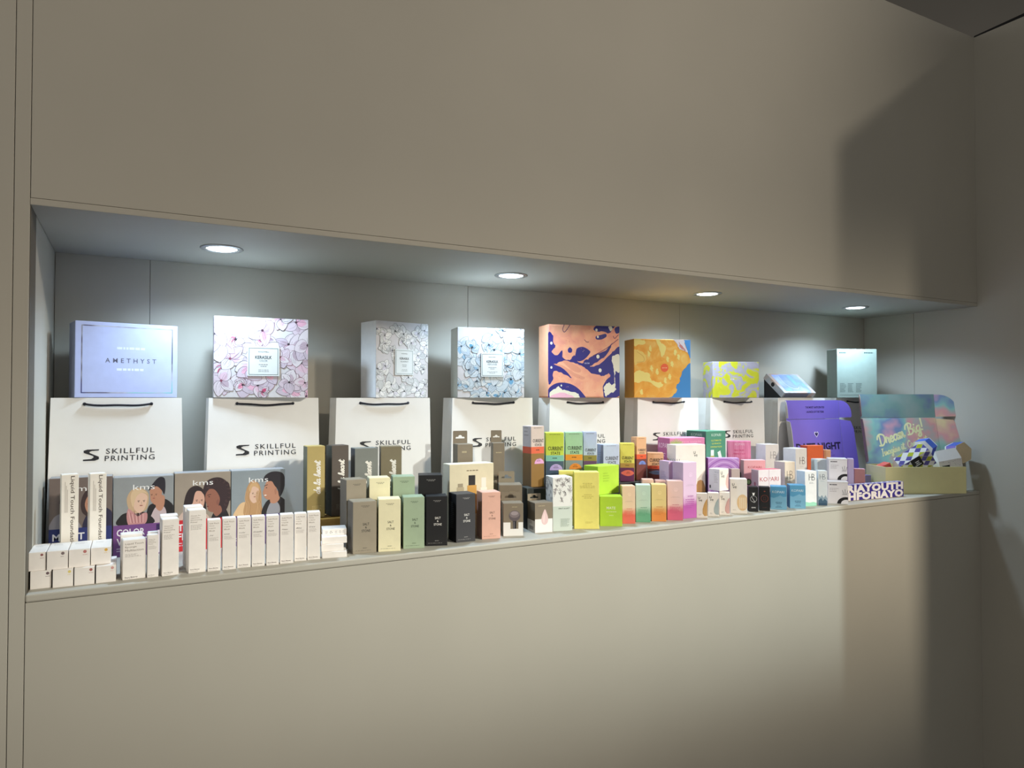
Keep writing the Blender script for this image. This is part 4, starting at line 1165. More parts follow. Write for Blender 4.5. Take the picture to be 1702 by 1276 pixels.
p.rect(0, 0, 1, .42, (240, 238, 234)); 
p.rect(.36, .22, .76, .42, TP)
p.poly([(.40, .55), (.74, .55), (.66, .46), (.65, .22), (.49, .22), (.48, .46)], (36, 34, 38)); p.rect(.52, .23, .56, .44, (120, 116, 122))
brush_head(p, .565, .62, .29, (98, 88, 92)); p.micro(0.440, .88, .36, 1, .03, (186, 172, 140), 7, .7)
kc.put(p, 'brush_picture')
c = Carton('sponge', 'hang_carton', 'short taupe and white carton with a pink make-up sponge pictured on it', TP, TPS, group='taupe brush cartons with hang tabs')
c.hang_tab(.018, (146, 134, 114), None, .75)
p = c.front()
p.rect(0, 0, 1, .46, (238, 234, 232))
p.poly([(.54, .26), (.40, .32), (.36, .46), (.44, .64), (.56, .78), (.66, .66), (.74, .48), (.70, .32)], (226, 196, 196), True)
p.poly([(.52, .32), (.45, .40), (.48, .55), (.56, .66), (.56, .5)], (236, 212, 210), True)
p.micro(0.200, .89, .5, 1, .03, (186, 172, 140), 7, .7)
c.put(p, 'sponge_picture')
p = c.left(); p.rect(0, 0, 1, .40, (226, 222, 218)); p.micro(.3, .34, .4, 2, .05, (120, 116, 112), 4)
for k in range(9): p.rect(.28 + k * .06, .08, .28 + k * .06 + (.035 if k % 3 else .02), .2, (40, 40, 42))
c.putl(p)
Carton('dark_b', 'carton', 'dark teal carton tucked behind the sponge carton', (52, 60, 60), (44, 54, 54))

# ------------------------------------------------------------------ striped serif cartons on a black riser
rb = bevel_box('display_riser', 0.955, 1.432, 0.160, 0.262, SH, SH + 0.0995, mat((26, 26, 28), 0.5, 0.1), None, 0.001)
tag(rb, 'black riser block under the striped cartons', 'riser')
rb = bevel_box('display_riser', 1.462, 1.845, 0.205, 0.300, SH, SH + 0.0995, mat((26, 26, 28), 0.5, 0.1), None, 0.001)
tag(rb, 'black riser block under the pink and green tropical cartons', 'riser')
def serif(p, s, cx, cy, fw, col, fh):
    """roman capitals: built-in face, narrowed, with small foot and head serifs"""
    p.text(s, cx, cy, fw, col, fh=fh, bold=.014)
    n = len(s)
    hh = fh * p.w / p.h / 2
    for i in range(n):
        x = cx - fw / 2 + fw * (i + .5) / n
        for sy in (-1, 1):
            if s[i] in 'CSGOAU' or sy > 0: continue
            p.rect(x - fw / n * .40, cy + sy * hh - .001, x + fw / n * .40, cy + sy * hh + .0018, col)
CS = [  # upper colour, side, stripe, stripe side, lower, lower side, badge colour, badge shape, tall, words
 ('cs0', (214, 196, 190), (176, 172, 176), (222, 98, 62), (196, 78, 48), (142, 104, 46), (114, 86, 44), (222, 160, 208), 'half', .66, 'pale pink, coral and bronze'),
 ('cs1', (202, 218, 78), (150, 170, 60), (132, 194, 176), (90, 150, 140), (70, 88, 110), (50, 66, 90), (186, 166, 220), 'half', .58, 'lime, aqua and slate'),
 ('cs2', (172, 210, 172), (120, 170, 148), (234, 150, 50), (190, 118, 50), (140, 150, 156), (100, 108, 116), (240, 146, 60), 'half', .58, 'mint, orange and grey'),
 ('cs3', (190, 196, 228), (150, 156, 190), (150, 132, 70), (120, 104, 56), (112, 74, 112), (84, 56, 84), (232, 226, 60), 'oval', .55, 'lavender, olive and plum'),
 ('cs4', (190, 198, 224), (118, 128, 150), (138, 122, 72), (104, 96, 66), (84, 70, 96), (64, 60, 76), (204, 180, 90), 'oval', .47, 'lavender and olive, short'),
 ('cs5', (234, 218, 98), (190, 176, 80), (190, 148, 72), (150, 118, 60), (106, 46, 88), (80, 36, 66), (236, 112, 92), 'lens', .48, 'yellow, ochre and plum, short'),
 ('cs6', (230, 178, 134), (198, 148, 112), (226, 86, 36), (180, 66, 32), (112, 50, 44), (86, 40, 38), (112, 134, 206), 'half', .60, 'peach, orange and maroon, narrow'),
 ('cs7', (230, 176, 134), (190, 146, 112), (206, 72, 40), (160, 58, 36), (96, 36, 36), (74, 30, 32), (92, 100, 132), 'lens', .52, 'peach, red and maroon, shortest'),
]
for k, up, ups, st, sts, lo, los, bd, shp, yy, words in CS:
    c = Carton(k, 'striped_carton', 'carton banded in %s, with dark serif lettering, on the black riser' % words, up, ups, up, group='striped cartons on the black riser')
    p = c.front()
    y2 = yy - (.11 if 'short' not in words else .12)
    p.rect(0, 0, 1, y2, lo); p.rect(0, y2, 1, yy, st)
    c.put(p, 'colour_bands')
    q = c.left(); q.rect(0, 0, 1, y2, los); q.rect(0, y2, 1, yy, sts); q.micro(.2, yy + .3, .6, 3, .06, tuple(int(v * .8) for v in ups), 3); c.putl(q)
    p = c.front()
    asp = c.w / c.h
    if shp == 'half': p.ell(.58 if k != 'cs0' else .62, y2 - .17 if k not in ('cs6',) else y2 - .13, .36, .34, bd, 20, 0, math.pi)
    elif shp == 'oval': p.ell(.62, y2 - .16, .24, .17, bd)
    else: p.poly([(.06, y2 - .14), (.3, y2 - .08), (.55, y2 - .06), (.8, y2 - .08), (.97, y2 - .14), (.8, y2 - .20), (.55, y2 - .22), (.3, y2 - .20)], bd, True)
    p.micro(.42, y2 - .10 if shp == 'half' else y2 - .12, .3, 2, .03, tuple(int(v * .6) for v in bd), 4, .5, 'C')
    c.put(p, 'badge')
    p = c.front()
    tx = (40, 32, 32)
    serif(p, 'CURRENT', .54, yy + .34 * asp + .012, .82, tx, .21)
    serif(p, 'STATE', .54, yy + .11 * asp + .004, .52, tx, .15)
    p.micro(.2, .965, .6, 1, .02, tuple(int(v * .7) for v in up), 2, .5, 'C')
    p.micro(.3, (yy + y2) / 2 - .005, .4, 1, .03, tx, 3, .5, 'C')
    c.put(p)

# ------------------------------------------------------------------ floral white, yellow and lime cartons
c = Carton('floral', 'carton', 'white carton with grey botanical sketch over a pale mint base', (232, 232, 228), (220, 222, 220))
p = c.front()
p.rect(0, 0, 1, .46, (204, 214, 204))
rr = random.Random(12)
def sketch(p, n, y0, y1, cols):
    for i in range(n):
        x, y = rr.uniform(0, 1), rr.uniform(y0, y1)
        a = rr.uniform(.6, 2.6)
        ln = rr.uniform(.1, .28)
        ex, ey = x + math.cos(a) * ln, y + math.sin(a) * ln * p.w / p.h
        pts = [(x, y), ((x + ex) / 2 + rr.uniform(-.06, .06), (y + ey) / 2), (ex, ey)]
        if min(q[1] for q in pts) < y0 - .02: continue
        p.stroke(pts, rr.uniform(.008, .018), rr.choice(cols), True)
        for j in range(4):
            t = .3 + .2 * j
            bx, by = x + (ex - x) * t, y + (ey - y) * t
            b = a + (.8 if j % 2 else -.8)
            p.poly([(bx, by), (bx + math.cos(b + .3) * .05, by + math.sin(b + .3) * .05 * p.w / p.h), (bx + math.cos(b) * .10, by + math.sin(b) * .10 * p.w / p.h), (bx + math.cos(b - .3) * .05, by + math.sin(b - .3) * .05 * p.w / p.h)], rr.choice(cols))
sketch(p, 30, .52, .98, [(120, 116, 118), (84, 82, 86), (166, 160, 160), (196, 190, 190), (150, 140, 146)])
c.put(p, 'botanical_print')
p = c.front(); p.text('FIRST & LAST', .58, .42, .56, (96, 108, 100), fh=.06); c.put(p); p = c.front(); p.micro(.4, .22, .5, 7, .022, (150, 164, 152), 6); c.put(p, 'small_print')
q = c.left(); q.rect(0, 0, 1, .46, (192, 202, 196)); rr = random.Random(5); sketch(q, 26, .52, .98, [(120, 118, 122), (150, 146, 150), (92, 90, 96)]); c.putl(q)

YEL, YES, LIM, LIS = (240, 228, 124), (188, 178, 70), (176, 212, 58), (150, 186, 48)
c = Carton('yel', 'carton', 'pale yellow tall carton at the shelf edge beside the lime cartons', YEL, YES, (234, 226, 130))
p = c.front()
p.micro(.22, .80, .62, 4, .025, (196, 182, 88), 3, .4, 'C'); p.micro(.3, .60, .5, 3, .03, (206, 192, 94), 4, .4, 'C'); p.micro(.45, .12, .35, 2, .02, (196, 182, 88), 5); c.put(p)
Carton('yel_b', 'carton', 'pale yellow carton half hidden behind the front yellow one and the botanical carton', YEL, YES, (234, 226, 130))
c = Carton('grn_lo', 'carton', 'squat lime green carton on the shelf, under another lime carton', LIM, LIS, group='lime cartons')
p = c.front(); p.text('MATE', .5, .62, .40, (236, 246, 210), fh=.12, bold=.01); p.micro(.28, .48, .46, 1, .04, (226, 240, 180), 2, .5, 'C'); p.micro(.36, .36, .3, 1, .04, (222, 238, 170), 3, .5, 'C'); c.put(p)
c = Carton('grn_up', 'carton', 'lime green carton stacked on top of the squat lime one', LIM, LIS, (184, 220, 70), group='lime cartons')
p = c.front(); p.micro(.24, .72, .3, 4, .09, (158, 194, 50), 4, .5); c.put(p)

# ------------------------------------------------------------------ cartons with colour runs
def grad(key, label, stops, side_stops, top, h, tx, name='carton'):
    fm = ramp_mat('colour_run', stops, 'z', 0, h, .22, 40)
    sm = ramp_mat('colour_run_side', side_stops, 'z', 0, h, .15, 40)
    c = Carton(key, name, label, fm, sm, top, group='cartons with a run of colour at the foot')
    p = c.front()
    p.ell(.55, .78, .17, .17, tuple(min(255, int(v * .92)) for v in top)); p.ell(.55, .78, .155, .155, top)
    p.stroke([(.44, .77), (.55, .81), (.66, .77)], .012, tuple(int(v * .88) for v in top), True)
    p.micro(.2, .60, .66, 2, .02, tuple(int(v * .86) for v in top), 4, .4, 'C')
    p.micro(.2, .39, .68, 1, .02, tx, 3, .6, 'C'); p.micro(.16, .33, .74, 5, .036, tuple(int((a_ + b_) / 2) for a_, b_ in zip(tx, stops[0][1])), 6, .35)
    c.put(p)
    return c
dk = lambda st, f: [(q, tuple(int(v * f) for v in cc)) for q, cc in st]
def GS(lo, up): return [(.0, lo), (.22, lo), (.42, up), (1.0, up)]
for key, l, lo, up, tx in [('gr0', 'peach carton running to coral red at the foot, beside the lime cartons', (226, 106, 88), (236, 202, 174), (206, 88, 70)),
                           ('gr1', 'mint carton running to green at the foot', (112, 178, 140), (200, 224, 204), (86, 150, 116)),
                           ('gr2', 'straw yellow carton running to orange at the foot', (236, 146, 74), (240, 212, 144), (196, 112, 56)),
                           ('gr3', 'pale pink carton running to raspberry at the foot', (214, 100, 130), (238, 202, 196), (190, 84, 112)),
                           ('gr4', 'tall lilac carton running to magenta at the foot', (176, 84, 160), (222, 194, 222), (150, 70, 146))]:
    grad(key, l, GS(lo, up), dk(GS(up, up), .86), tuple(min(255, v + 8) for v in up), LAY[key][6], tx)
Carton('gr_back', 'carton', 'pale pink carton tucked behind the pink and raspberry one', (226, 186, 176), (202, 160, 156))
Carton('gr_back2', 'carton', 'pale peach-pink carton tucked behind the straw yellow one', (224, 186, 170), (200, 162, 150))
c = Carton('lil_back', 'carton', 'tall lilac carton standing behind the magenta-footed one', (208, 178, 208), (196, 176, 202))
q = c.left(); q.micro(.15, .8, .6, 8, .03, (168, 146, 180), 3); c.putl(q)

# ------------------------------------------------------------------ cream cartons with swatches
CR, CRS = (240, 232, 222), (226, 218, 214)
def uve_mark(p, cx, cy, s, col):
    """a u set over the letters ve"""
    asp = p.w / p.h
    p.stroke([(cx - s * .42, cy + s * .62 * asp), (cx - s * .40, cy + s * .2 * asp), (cx - s * .22, cy + s * .10 * asp), (cx - s * .04, cy + s * .2 * asp), (cx - s * .02, cy + s * .62 * asp)], s * .10, col, True)
    p.text('ve', cx + s * .1, cy - s * .32 * asp, s * .9, col, fh=s * .5)
def swatch(p, x0, y0, x1, y1, col, top=.5):
    xm = (x0 + x1) / 2
    p.poly([(x0, y0), (x1, y0), (x1, y0 + (y1 - y0) * .72), ((xm + x1) / 2 + .01, y1 - .02), (xm, y1), ((xm + x0) / 2 - .01, y1 - .02), (x0, y0 + (y1 - y0) * .72)], col)
c = Carton('uvebig', 'carton', 'tall wide cream carton with a tan stick swatch, behind the lilac cartons', CR, CRS)
p = c.front(); uve_mark(p, .66, .86, .13, K); p.text('U.', .10, .775, .13, (110, 128, 140), fh=.085); p.text('uve', .16, .685, .24, (96, 92, 96), fh=.06)
swatch(p, .66, 0.06, .995, .48, (186, 140, 86)); p.rect(.66, 0.06, .995, .30, (138, 106, 64)); c.put(p, 'swatch_print')
q = c.left(); q.text('YO', .62, .775, .62, (112, 150, 156), fh=.17); q.text('DE', .62, .685, .55, (110, 104, 108), fh=.12); c.putl(q, 'side_lettering')
for i, (col, l) in enumerate([((214, 168, 104), 'ochre'), ((176, 188, 188), 'grey-blue'), ((226, 178, 172), 'rose')]):
    c = Carton('uve%d' % i, 'small_carton', 'small white carton with a %s drop shape at the shelf edge' % l, CR, CRS, group='small cream cartons with drop shapes')
    p = c.front()
    p.poly([(1.02, .08), (.72, .08), (.56, .18), (.56, .36), (.70, .58), (.86, .72), (1.02, .80)], col)
    p.stroke([(.70, .1), (.60, .25), (.72, .5), (.9, .7)], .02, tuple(int(v * .82) for v in col), True)
    uve_mark(p, .32, .76, .36, K); p.micro(.2, .14, .25, 2, .04, (170, 160, 156), i)
    c.put(p, 'drop_print')
c = Carton('uve_up', 'small_carton', 'small square cream carton stacked on the small drop cartons, rose drop on its front', CR, (228, 224, 226), group='small cream cartons with drop shapes')
p = c.front(); p.poly([(1.02, .06), (.80, .10), (.66, .3), (.72, .55), (.86, .74), (1.02, .84)], (220, 184, 178), False); uve_mark(p, .32, .74, .38, (60, 60, 66)); c.put(p, 'drop_print')
q = c.left(); q.text('YO U', .72, .85, .36, (150, 160, 164), fh=.12); q.micro(.5, .72, .36, 6, .07, (190, 184, 184), 3); q.rect(.06, .10, .20, .24, (84, 84, 88)); c.putl(q)
c = Carton('uve_tall', 'carton', 'tall cream carton with a beige oval brush pictured on it, at the shelf edge', CR, CRS)
p = c.front(); uve_mark(p, .24, .80, .26, K)
p.ell(.73, .32, .33, .50, (228, 190, 138)); p.ell(.73, .32, .31, .48, (232, 198, 150))
for x in (.58, .68, .78, .88): p.stroke([(x, .46), (x, .14)], .035, (246, 230, 206)); p.ell(x, .13, .022, .022, (206, 160, 110), 8)
p.micro(.14, .11, .24, 2, .025, (176, 168, 162), 4); c.put(p, 'brush_print')

# ------------------------------------------------------------------ tropical cartons
def looped(p, cx, cy, fw, col, fh, s='KOPARI'):
    p.text(s, cx, cy, fw, col, fh=fh, bold=.004)
PK = (214, 128, 170)
c = Carton('ko_pink', 'carton', 'wide pink carton with palm leaf print, on the black riser', PK, (188, 104, 150), (224, 150, 186), group='tropical cartons')
q = c.left(); looped(q, .5, .80, .8, (240, 206, 226), .22); q.micro(.1, .58, .8, 2, .06, (232, 186, 210), 3); c.putl(q)
p = c.front(); rr = random.Random(8)
for i in range(9):
    x = .02 + i * .045; p.stroke([(.18, .84), (.18 + (i - 4) * .05, .99 - abs(i - 4) * .025)], .02, (156, 178, 96), False)
p.text('pina colada', .62, .90, .55, (240, 176, 206), fh=.05); c.put(p, 'palm_print')
GN = (74, 142, 114)
c = Carton('ko_green', 'carton', 'tall sea green carton with two tubes pictured on it, on the black riser', GN, (62, 120, 102), (84, 152, 124), group='tropical cartons')
p = c.front(); looped(p, .52, .91, .48, (206, 228, 214), .10)
for k, (t, fw) in enumerate([('ULTIMATE', .5), ('QUENCH', .46), ('HYDRATION', .56)]): p.text(t, .52, .78 - k * .075, fw, (204, 210, 80), fh=.06, bold=.012)
p.rect(.22, .22, .42, .42, (176, 176, 60)); p.rect(.24, .42, .40, .56, (222, 232, 226))
p.poly([(.58, .50), (.72, .54), (.86, .26), (.70, .22)], (226, 234, 232)); p.poly([(.42, .30), (.56, .36), (.70, .30), (.66, .22), (.44, .22)], (160, 200, 60), True)
c.put(p, 'tube_picture')
q = c.left(); looped(q, .52, .91, .56, (176, 206, 194), .11); c.putl(q)
c = Carton('ko_pink2', 'carton', 'bright pink carton with wavy streaks, on the black riser beside the green one', (226, 132, 166), (190, 104, 138), group='tropical cartons')
p = c.front()
for i in range(9): p.stroke([(.02 + i * .12, 1.0), (.0 + i * .13, .7), (.06 + i * .12, .4), (.02 + i * .13, .05)], .03, (234, 152, 182) if i % 2 else (218, 116, 152), True)
looped(p, .52, .90, .42, (246, 196, 214), .10); p.text('BALI BLISS', .5, .70, .42, (206, 62, 116), fh=.07, bold=.01); p.text('PERFECT KIT', .5, .58, .52, (206, 62, 116), fh=.07, bold=.01)
p.stroke([(.3, .30), (.36, .42), (.42, .30)], .03, (120, 40, 80), True); c.put(p, 'wave_print')
c = Carton('swirl', 'carton', 'wide carton with lilac and violet swirls, behind the small cream cartons', (196, 146, 210), (160, 116, 176), (206, 166, 220))
p = c.front()
for i in range(7):
    r_ = .06 + i * .09
    p.stroke([(.5 - r_ * 1.2, .30), (.5 - r_, .62 + i * .03), (.5, .70 + i * .055), (.5 + r_, .64 + i * .03), (.5 + r_ * 1.1, .2), (.5 + r_ * 1.2, -.1)], .035, (168, 110, 190) if i % 2 else (216, 178, 228), True)
p.poly([(.36, .72), (.5, .80), (.66, .74), (.56, .68)], (150, 96, 172), True)
c.put(p, 'swirl_print')
c = Carton('pine', 'carton', 'mauve-grey carton with a green leaf tuft print, behind the tall oval-brush carton', (186, 166, 160), (170, 150, 148))
p = c.front()
for i in range(7): p.poly([(.5 + (i - 3) * .05, .60), (.5 + (i - 3) * .17 - .03, .78 - abs(i - 3) * .03), (.5 + (i - 3) * .05 + .07, .62)], (150, 172, 96))
c.put(p, 'leaf_print')
c = Carton('ko_a', 'carton', 'rose carton with red outline lettering and a round green badge', (230, 172, 176), (196, 150, 146), (238, 190, 192), group='tropical cartons')
p = c.front(); looped(p, .5, .84, .62, (190, 78, 92), .11); p.ell(.22, .50, .13, .15, (70, 88, 60)); p.ell(.22, .50, .08, .09, (150, 190, 120)); p.rect(0, 0, 1, .32, (196, 158, 152)); c.put(p)
c = Carton('ko_b', 'carton', 'white and rose carton with red outline lettering, before the rose carton', (238, 226, 226), (206, 176, 178), (216, 110, 124), group='tropical cartons')
p = c.front(); looped(p, .48, .74, .84, (190, 92, 96), .16); p.rect(.02, .1, .42, .52, (206, 214, 222)); p.rect(.54, .1, .98, .52, (206, 214, 222)); p.rect(.44, 0, .5, 1, (226, 206, 208)); p.micro(.06, .34, .32, 3, .05, (150, 158, 172), 2); p.micro(.58, .34, .34, 3, .05, (150, 158, 172), 3); c.put(p)
q = c.left(); q.ell(.5, .60, .14, .20, (180, 112, 122)); q.ell(.5, .34, .14, .20, (180, 112, 122)); c.putl(q)
for i, (col, l) in enumerate([((206, 206, 208), 'small black carton with a silver ring emblem, beside the blue cartons'), ((150, 70, 56), 'small black carton with a copper ring emblem, beside the blue cartons')]):
    c = Carton('blk%d' % i, 'small_carton', l, (20, 19, 21), (14, 14, 15), group='small black cartons')
    p = c.front()
    p.stroke([(.5 + .34 * math.cos(k * .449), .52 + .34 * c.w / c.h * math.sin(k * .449)) for k in range(14)], .025, col, False, True)
    if i == 0:
        p.poly([(.34, .80), (.42, .74), (.5, .78), (.58, .74), (.66, .80), (.58, .68), (.5, .65), (.42, .68)], (240, 240, 240)); p.stroke([(.3, .6), (.66, .38)], .03, (230, 230, 230)); p.stroke([(.34, .42), (.6, .36)], .02, (230, 230, 230))
        p.text('uve', .5, .17, .42, (226, 226, 228), fh=.14)
    else:
        p.frame(.4, .46, .6, .58, .02, (110, 60, 50)); p.ell(.5, .82, .08, .05, col); p.micro(.3, .14, .4, 1, .03, (110, 60, 50), 2)
    c.put(p, 'ring_emblem')
for i in range(2):
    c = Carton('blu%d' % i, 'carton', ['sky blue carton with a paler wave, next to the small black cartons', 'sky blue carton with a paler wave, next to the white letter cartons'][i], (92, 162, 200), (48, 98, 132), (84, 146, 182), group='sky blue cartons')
    p = c.front()
    p.poly([(0, .0), (1, 0), (1, .58), (.8, .56), (.6, .62), (.42, .56), (.2, .50), (0, .54)], (132, 190, 220))
    looped(p, .48, .77, .74, (216, 236, 244), .16)
    p.micro(.2, .30, .62, 2, .06, (60, 104, 140), 3, .5, 'C'); p.micro(.3, .14, .42, 2, .05, (60, 104, 140), 4, .5, 'C'); c.put(p)

# ------------------------------------------------------------------ white letter cartons
def hb(key, label, col, side, tx, extra=None, cy=.62, fw=.46):
    c = Carton(key, 'carton', label, col, side, group='cartons with two-letter lettering')
    p = c.front()
    if extra:
        extra(p)
        c.put(p, 'foot_print')
        p = c.front()
    asp = c.w / c.h
    x = .60 if fw < .6 else .5
    fh = fw * .9
    p.stroke([(x - fw * .48, cy + fh * .5 * asp), (x - fw * .48, cy - fh * .5 * asp)], .05, tx); p.stroke([(x - fw * .48, cy), (x - fw * .05, cy)], .03, tx)
    p.stroke([(x - fw * .02, cy + fh * .5 * asp), (x - fw * .02, cy - fh * .5 * asp)], .05, tx)
    p.stroke([(x - fw * .02, cy + fh * .5 * asp), (x + fw * .3, cy + fh * .42 * asp), (x + fw * .3, cy + fh * .1 * asp), (x - .02 * fw, cy), (x + fw * .42, cy - fh * .1 * asp), (x + fw * .40, cy - fh * .45 * asp), (x - .02 * fw, cy - fh * .5 * asp)], .04, tx, True)
    p.micro(x - fw * .45, cy - fh * .85 * asp, fw, 3, .05 * asp, tuple(min(255, v + 70) for v in tx), 3)
    c.put(p)
hb('hb0', 'white letter carton with silver lettering, beside the bright pink streaked carton', (236, 232, 228), (214, 208, 214), (176, 172, 170), cy=.80)
hb('hb1', 'tall white letter carton with fine grey lettering, beside the orange carton', (236, 234, 232), (214, 214, 216), (146, 140, 138), cy=.76)
hb('hb2', 'beige letter carton with brown lettering', (226, 210, 190), (200, 188, 184), (112, 96, 82), cy=.68, fw=.6)
hb('hb3', 'white letter carton with pale green foot and dark lettering, at the shelf edge', (238, 238, 238), (196, 212, 220), (66, 70, 80), lambda p: p.poly([(0, 0), (1, 0), (1, .09), (.7, .12), (.4, .10), (0, .13)], (156, 216, 188)), cy=.83, fw=.5)
def waves(p):
    p.poly([(0, 0), (1, 0), (1, .20), (.8, .30), (.6, .22), (.4, .30), (.2, .24), (0, .28)], (150, 170, 184)); p.poly([(0, 0), (1, 0), (1, .12), (.7, .20), (.5, .13), (.3, .22), (0, .14)], (70, 100, 124)); p.rect(0, 0, 1, .07, (48, 78, 104))
hb('hb4', 'slim white letter carton with grey-blue mountain waves at the foot', (222, 226, 228), (198, 202, 208), (110, 122, 134), waves, cy=.83, fw=.62)
Carton('orange', 'carton', 'plain vivid orange carton standing in the purple mailer', (230, 104, 50), (204, 78, 44), (232, 116, 62))
Carton('peach', 'carton', 'narrow pale peach carton beside the vivid orange one', (226, 172, 124), (200, 146, 104))
c = Carton('arc_back', 'carton', 'white carton with mint and peach tinted side, behind the black arch cartons', (226, 230, 228), (212, 220, 218))
for key, l in (('arc_lo', 'white carton with a black arch, lower one of the stacked pair'), ('arc_up', 'white carton with a black arch, upper one of the stacked pair')):
    c = Carton(key, 'carton', l, (238, 234, 236), (214, 206, 208), group='stacked white cartons with black arches', flap=False)
    p = c.front()
    asp = c.w / c.h
    p.ell(.90, .0, .44, .36, (22, 21, 24), 28, 0, math.pi); p.ell(.92, .0, .27, .22, (238, 236, 238), 28, 0, math.pi)
    for x, h_, t in ((.78, .62, -.05), (.86, .66, 0), (.94, .62, .05)): p.stroke([(x, .46), (x + t, h_)], .018, (48, 46, 50)); 
    p.micro(.72, .42, .24, 1, .03, (48, 46, 50), 2, .6); p.micro(.10, .84, .36, 1, .05, (70, 66, 72), 2, .9)
    p.micro(.10, .68, .52, 3, .07, (186, 180, 184), 5, .3)
    c.put(p, 'arch_print')
    lid = bevel_box('lid_edge', -c.w / 2 - .0004, c.w / 2 + .0004, -c.d / 2 - .0004, c.d / 2 + .0004, c.h - .004, c.h + .0004, mat((228, 224, 226)), c.root, .0005)
c = Carton('lilac', 'carton', 'narrow lilac grey carton behind the black arch cartons', (190, 172, 200), (176, 160, 190))
c = Carton('dusty', 'carton', 'dusty rose carton in front of the purple mailer', (188, 138, 138), (170, 124, 126), (206, 160, 180))
p = c.front(); p.micro(.15, .22, .6, 3, .05, (206, 166, 160), 3, .3); c.put(p)

# ------------------------------------------------------------------ navy carton with big white letters
NV = (44, 26, 140)
c = Carton('youth', 'long_carton', 'long low navy carton covered in big white capitals, at the shelf edge', NV, NV, NV, flap=False)
WL = (240, 236, 238)
p = c.front()
p.text('RIAYOUTH', .49, .75, 1.0, WL, fh=.082 * c.h / .05 / .88, bold=.06, spacing=1.08); p.text('HFORIAYO', .50, .25, .98, WL, fh=.082 * c.h / .05 / .88, bold=.06, spacing=1.08)
c.put(p, 'lettering', 'big white block capitals')
q = Print(c.w, c.d); q.text('FORIAYOUTH', .5, .5, .98, WL, fh=.062, bold=.045); q.build('top_lettering', c.root, top_matrix(c.w, c.d, c.h))

# ------------------------------------------------------------------ open mailers
def panel(name, pts, t, m_in, parent, m_out=None, flip=False):
    """board panel from a planar outline (3-D points), given thickness towards its back"""
    P = [Vector(q) for q in pts]
    n = (P[1] - P[0]).cross(P[2] - P[0]).normalized()
    k = len(P)
    tri = tessellate_polygon([P])
    v = P + [q - n * t for q in P]
    f, mi = [], []
    for q in tri:
        a, b, c_ = q
        if (P[b] - P[a]).cross(P[c_] - P[a]).dot(n) < 0: q = (a, c_, b)
        f.append(tuple(q)); mi.append(0)
        f.append(tuple(i + k for i in reversed(q))); mi.append(1)
    for i in range(k):
        j = (i + 1) % k
        f.append((j, i, i + k, j + k)); mi.append(1)
    return mesh_obj(name, v, f, [m_in, m_out or m_in], parent, mi)

def mailer(name, label, loc, rz, w, d, h, lid_len, lean, flap_len, flap_lean, m_in, m_out, m_tray_out, wing, ear, wing_fwd, flap_m=None, wing_l=None, ear_l=None):
    r = empty(name, loc, (0, 0, R(rz)))
    tag(r, label, 'mailer box', 'open mailer boxes')
    t = 0.002
    # tray: floor and four walls
    for nm, q in (('tray_floor', (0, w, 0, d, 0.0, t)), ('tray_front', (0, w, 0, 2 * t, t, h)), ('tray_back', (0, w, d - t, d, t, h)),
                  ('tray_side', (0, t * 1.6, 2 * t, d - t, t, h)), ('tray_side', (w - t * 1.6, w, 2 * t, d - t, t, h))):
        bevel_box(nm, *q, m_tray_out, r, 0.0006)
    ax = Vector((1, 0, 0)); up = Vector((0, math.sin(R(lean)), math.cos(R(lean)))); nn = Vector((0, -math.cos(R(lean)), math.sin(R(lean))))
    H0 = Vector((0.002, d - 0.0005, h + 0.0012))
    w2 = w - 0.004
    P = lambda u, s: H0 + ax * u + up * s
    lid = panel('lid', [P(0, 0), P(w2, 0), P(w2, lid_len), P(0, lid_len)], t, m_in, r, m_out)
    # side wings, folded a little forward of the lid
    for sgn, u0 in ((1, w2), (-1, 0.0)):
        fa = R(wing_fwd if sgn > 0 else 78)
        dirv = ax * sgn * math.cos(fa) + nn * math.sin(fa)
        wl = wing if sgn > 0 or wing_l is None else wing_l
        pts = [(0, .004), (wl * .86, .004), (wl, lid_len * .08), (wl * .97, lid_len * .8), (wl * .80, lid_len * .95), (0, lid_len * .985)]
        pp = [P(u0, s) + dirv * (u + .0006) for u, s in pts]
        if sgn < 0: pp.reverse()
        panel('side_wing', pp, t * .8, m_in, r, m_out)
    up2 = Vector((0, math.sin(R(flap_lean)), math.cos(R(flap_lean)))); nn2 = Vector((0, -math.cos(R(flap_lean)), math.sin(R(flap_lean))))
    T0 = P(0, lid_len) + up * 0.0015
    Q = lambda u, s: T0 + ax * u + up2 * s
    fm = flap_m or m_in
    flap = panel('lid_flap', [Q(0, 0), Q(w2, 0), Q(w2, flap_len), Q(0, flap_len)], t, fm, r, m_out)
    for sgn, u0 in ((1, w2), (-1, 0.0)):
        fa = R(14 if sgn > 0 else 74)
        dirv = ax * sgn * math.cos(fa) + nn2 * math.sin(fa)
        n = 9
        er = ear if sgn > 0 or ear_l is None else ear_l
        pts = [(0, .003), (er * .93, .003), (er, flap_len * .12)]
        for i in range(n + 1):
            a = math.pi / 2 * i / n
            pts.append((er * math.cos(a) ** .8 if i < n else 0, flap_len * (.22 + .77 * math.sin(a))))
        pp = [T0 + ax * u0 + up2 * s + dirv * (u + .0006) for u, s in pts]
        if sgn < 0: pp.reverse()
        panel('dust_ear', pp, t * .8, m_in, r, m_out)
    ML = Matrix((( 1, 0, 0, H0.x), (0, up.y, nn.y, H0.y), (0, up.z, nn.z, H0.z), (0, 0, 0, 1)))
    MF = Matrix((( 1, 0, 0, T0.x), (0, up2.y, nn2.y, T0.y), (0, up2.z, nn2.z, T0.z), (0, 0, 0, 1)))
    return r, lid, flap, w2, ML, MF

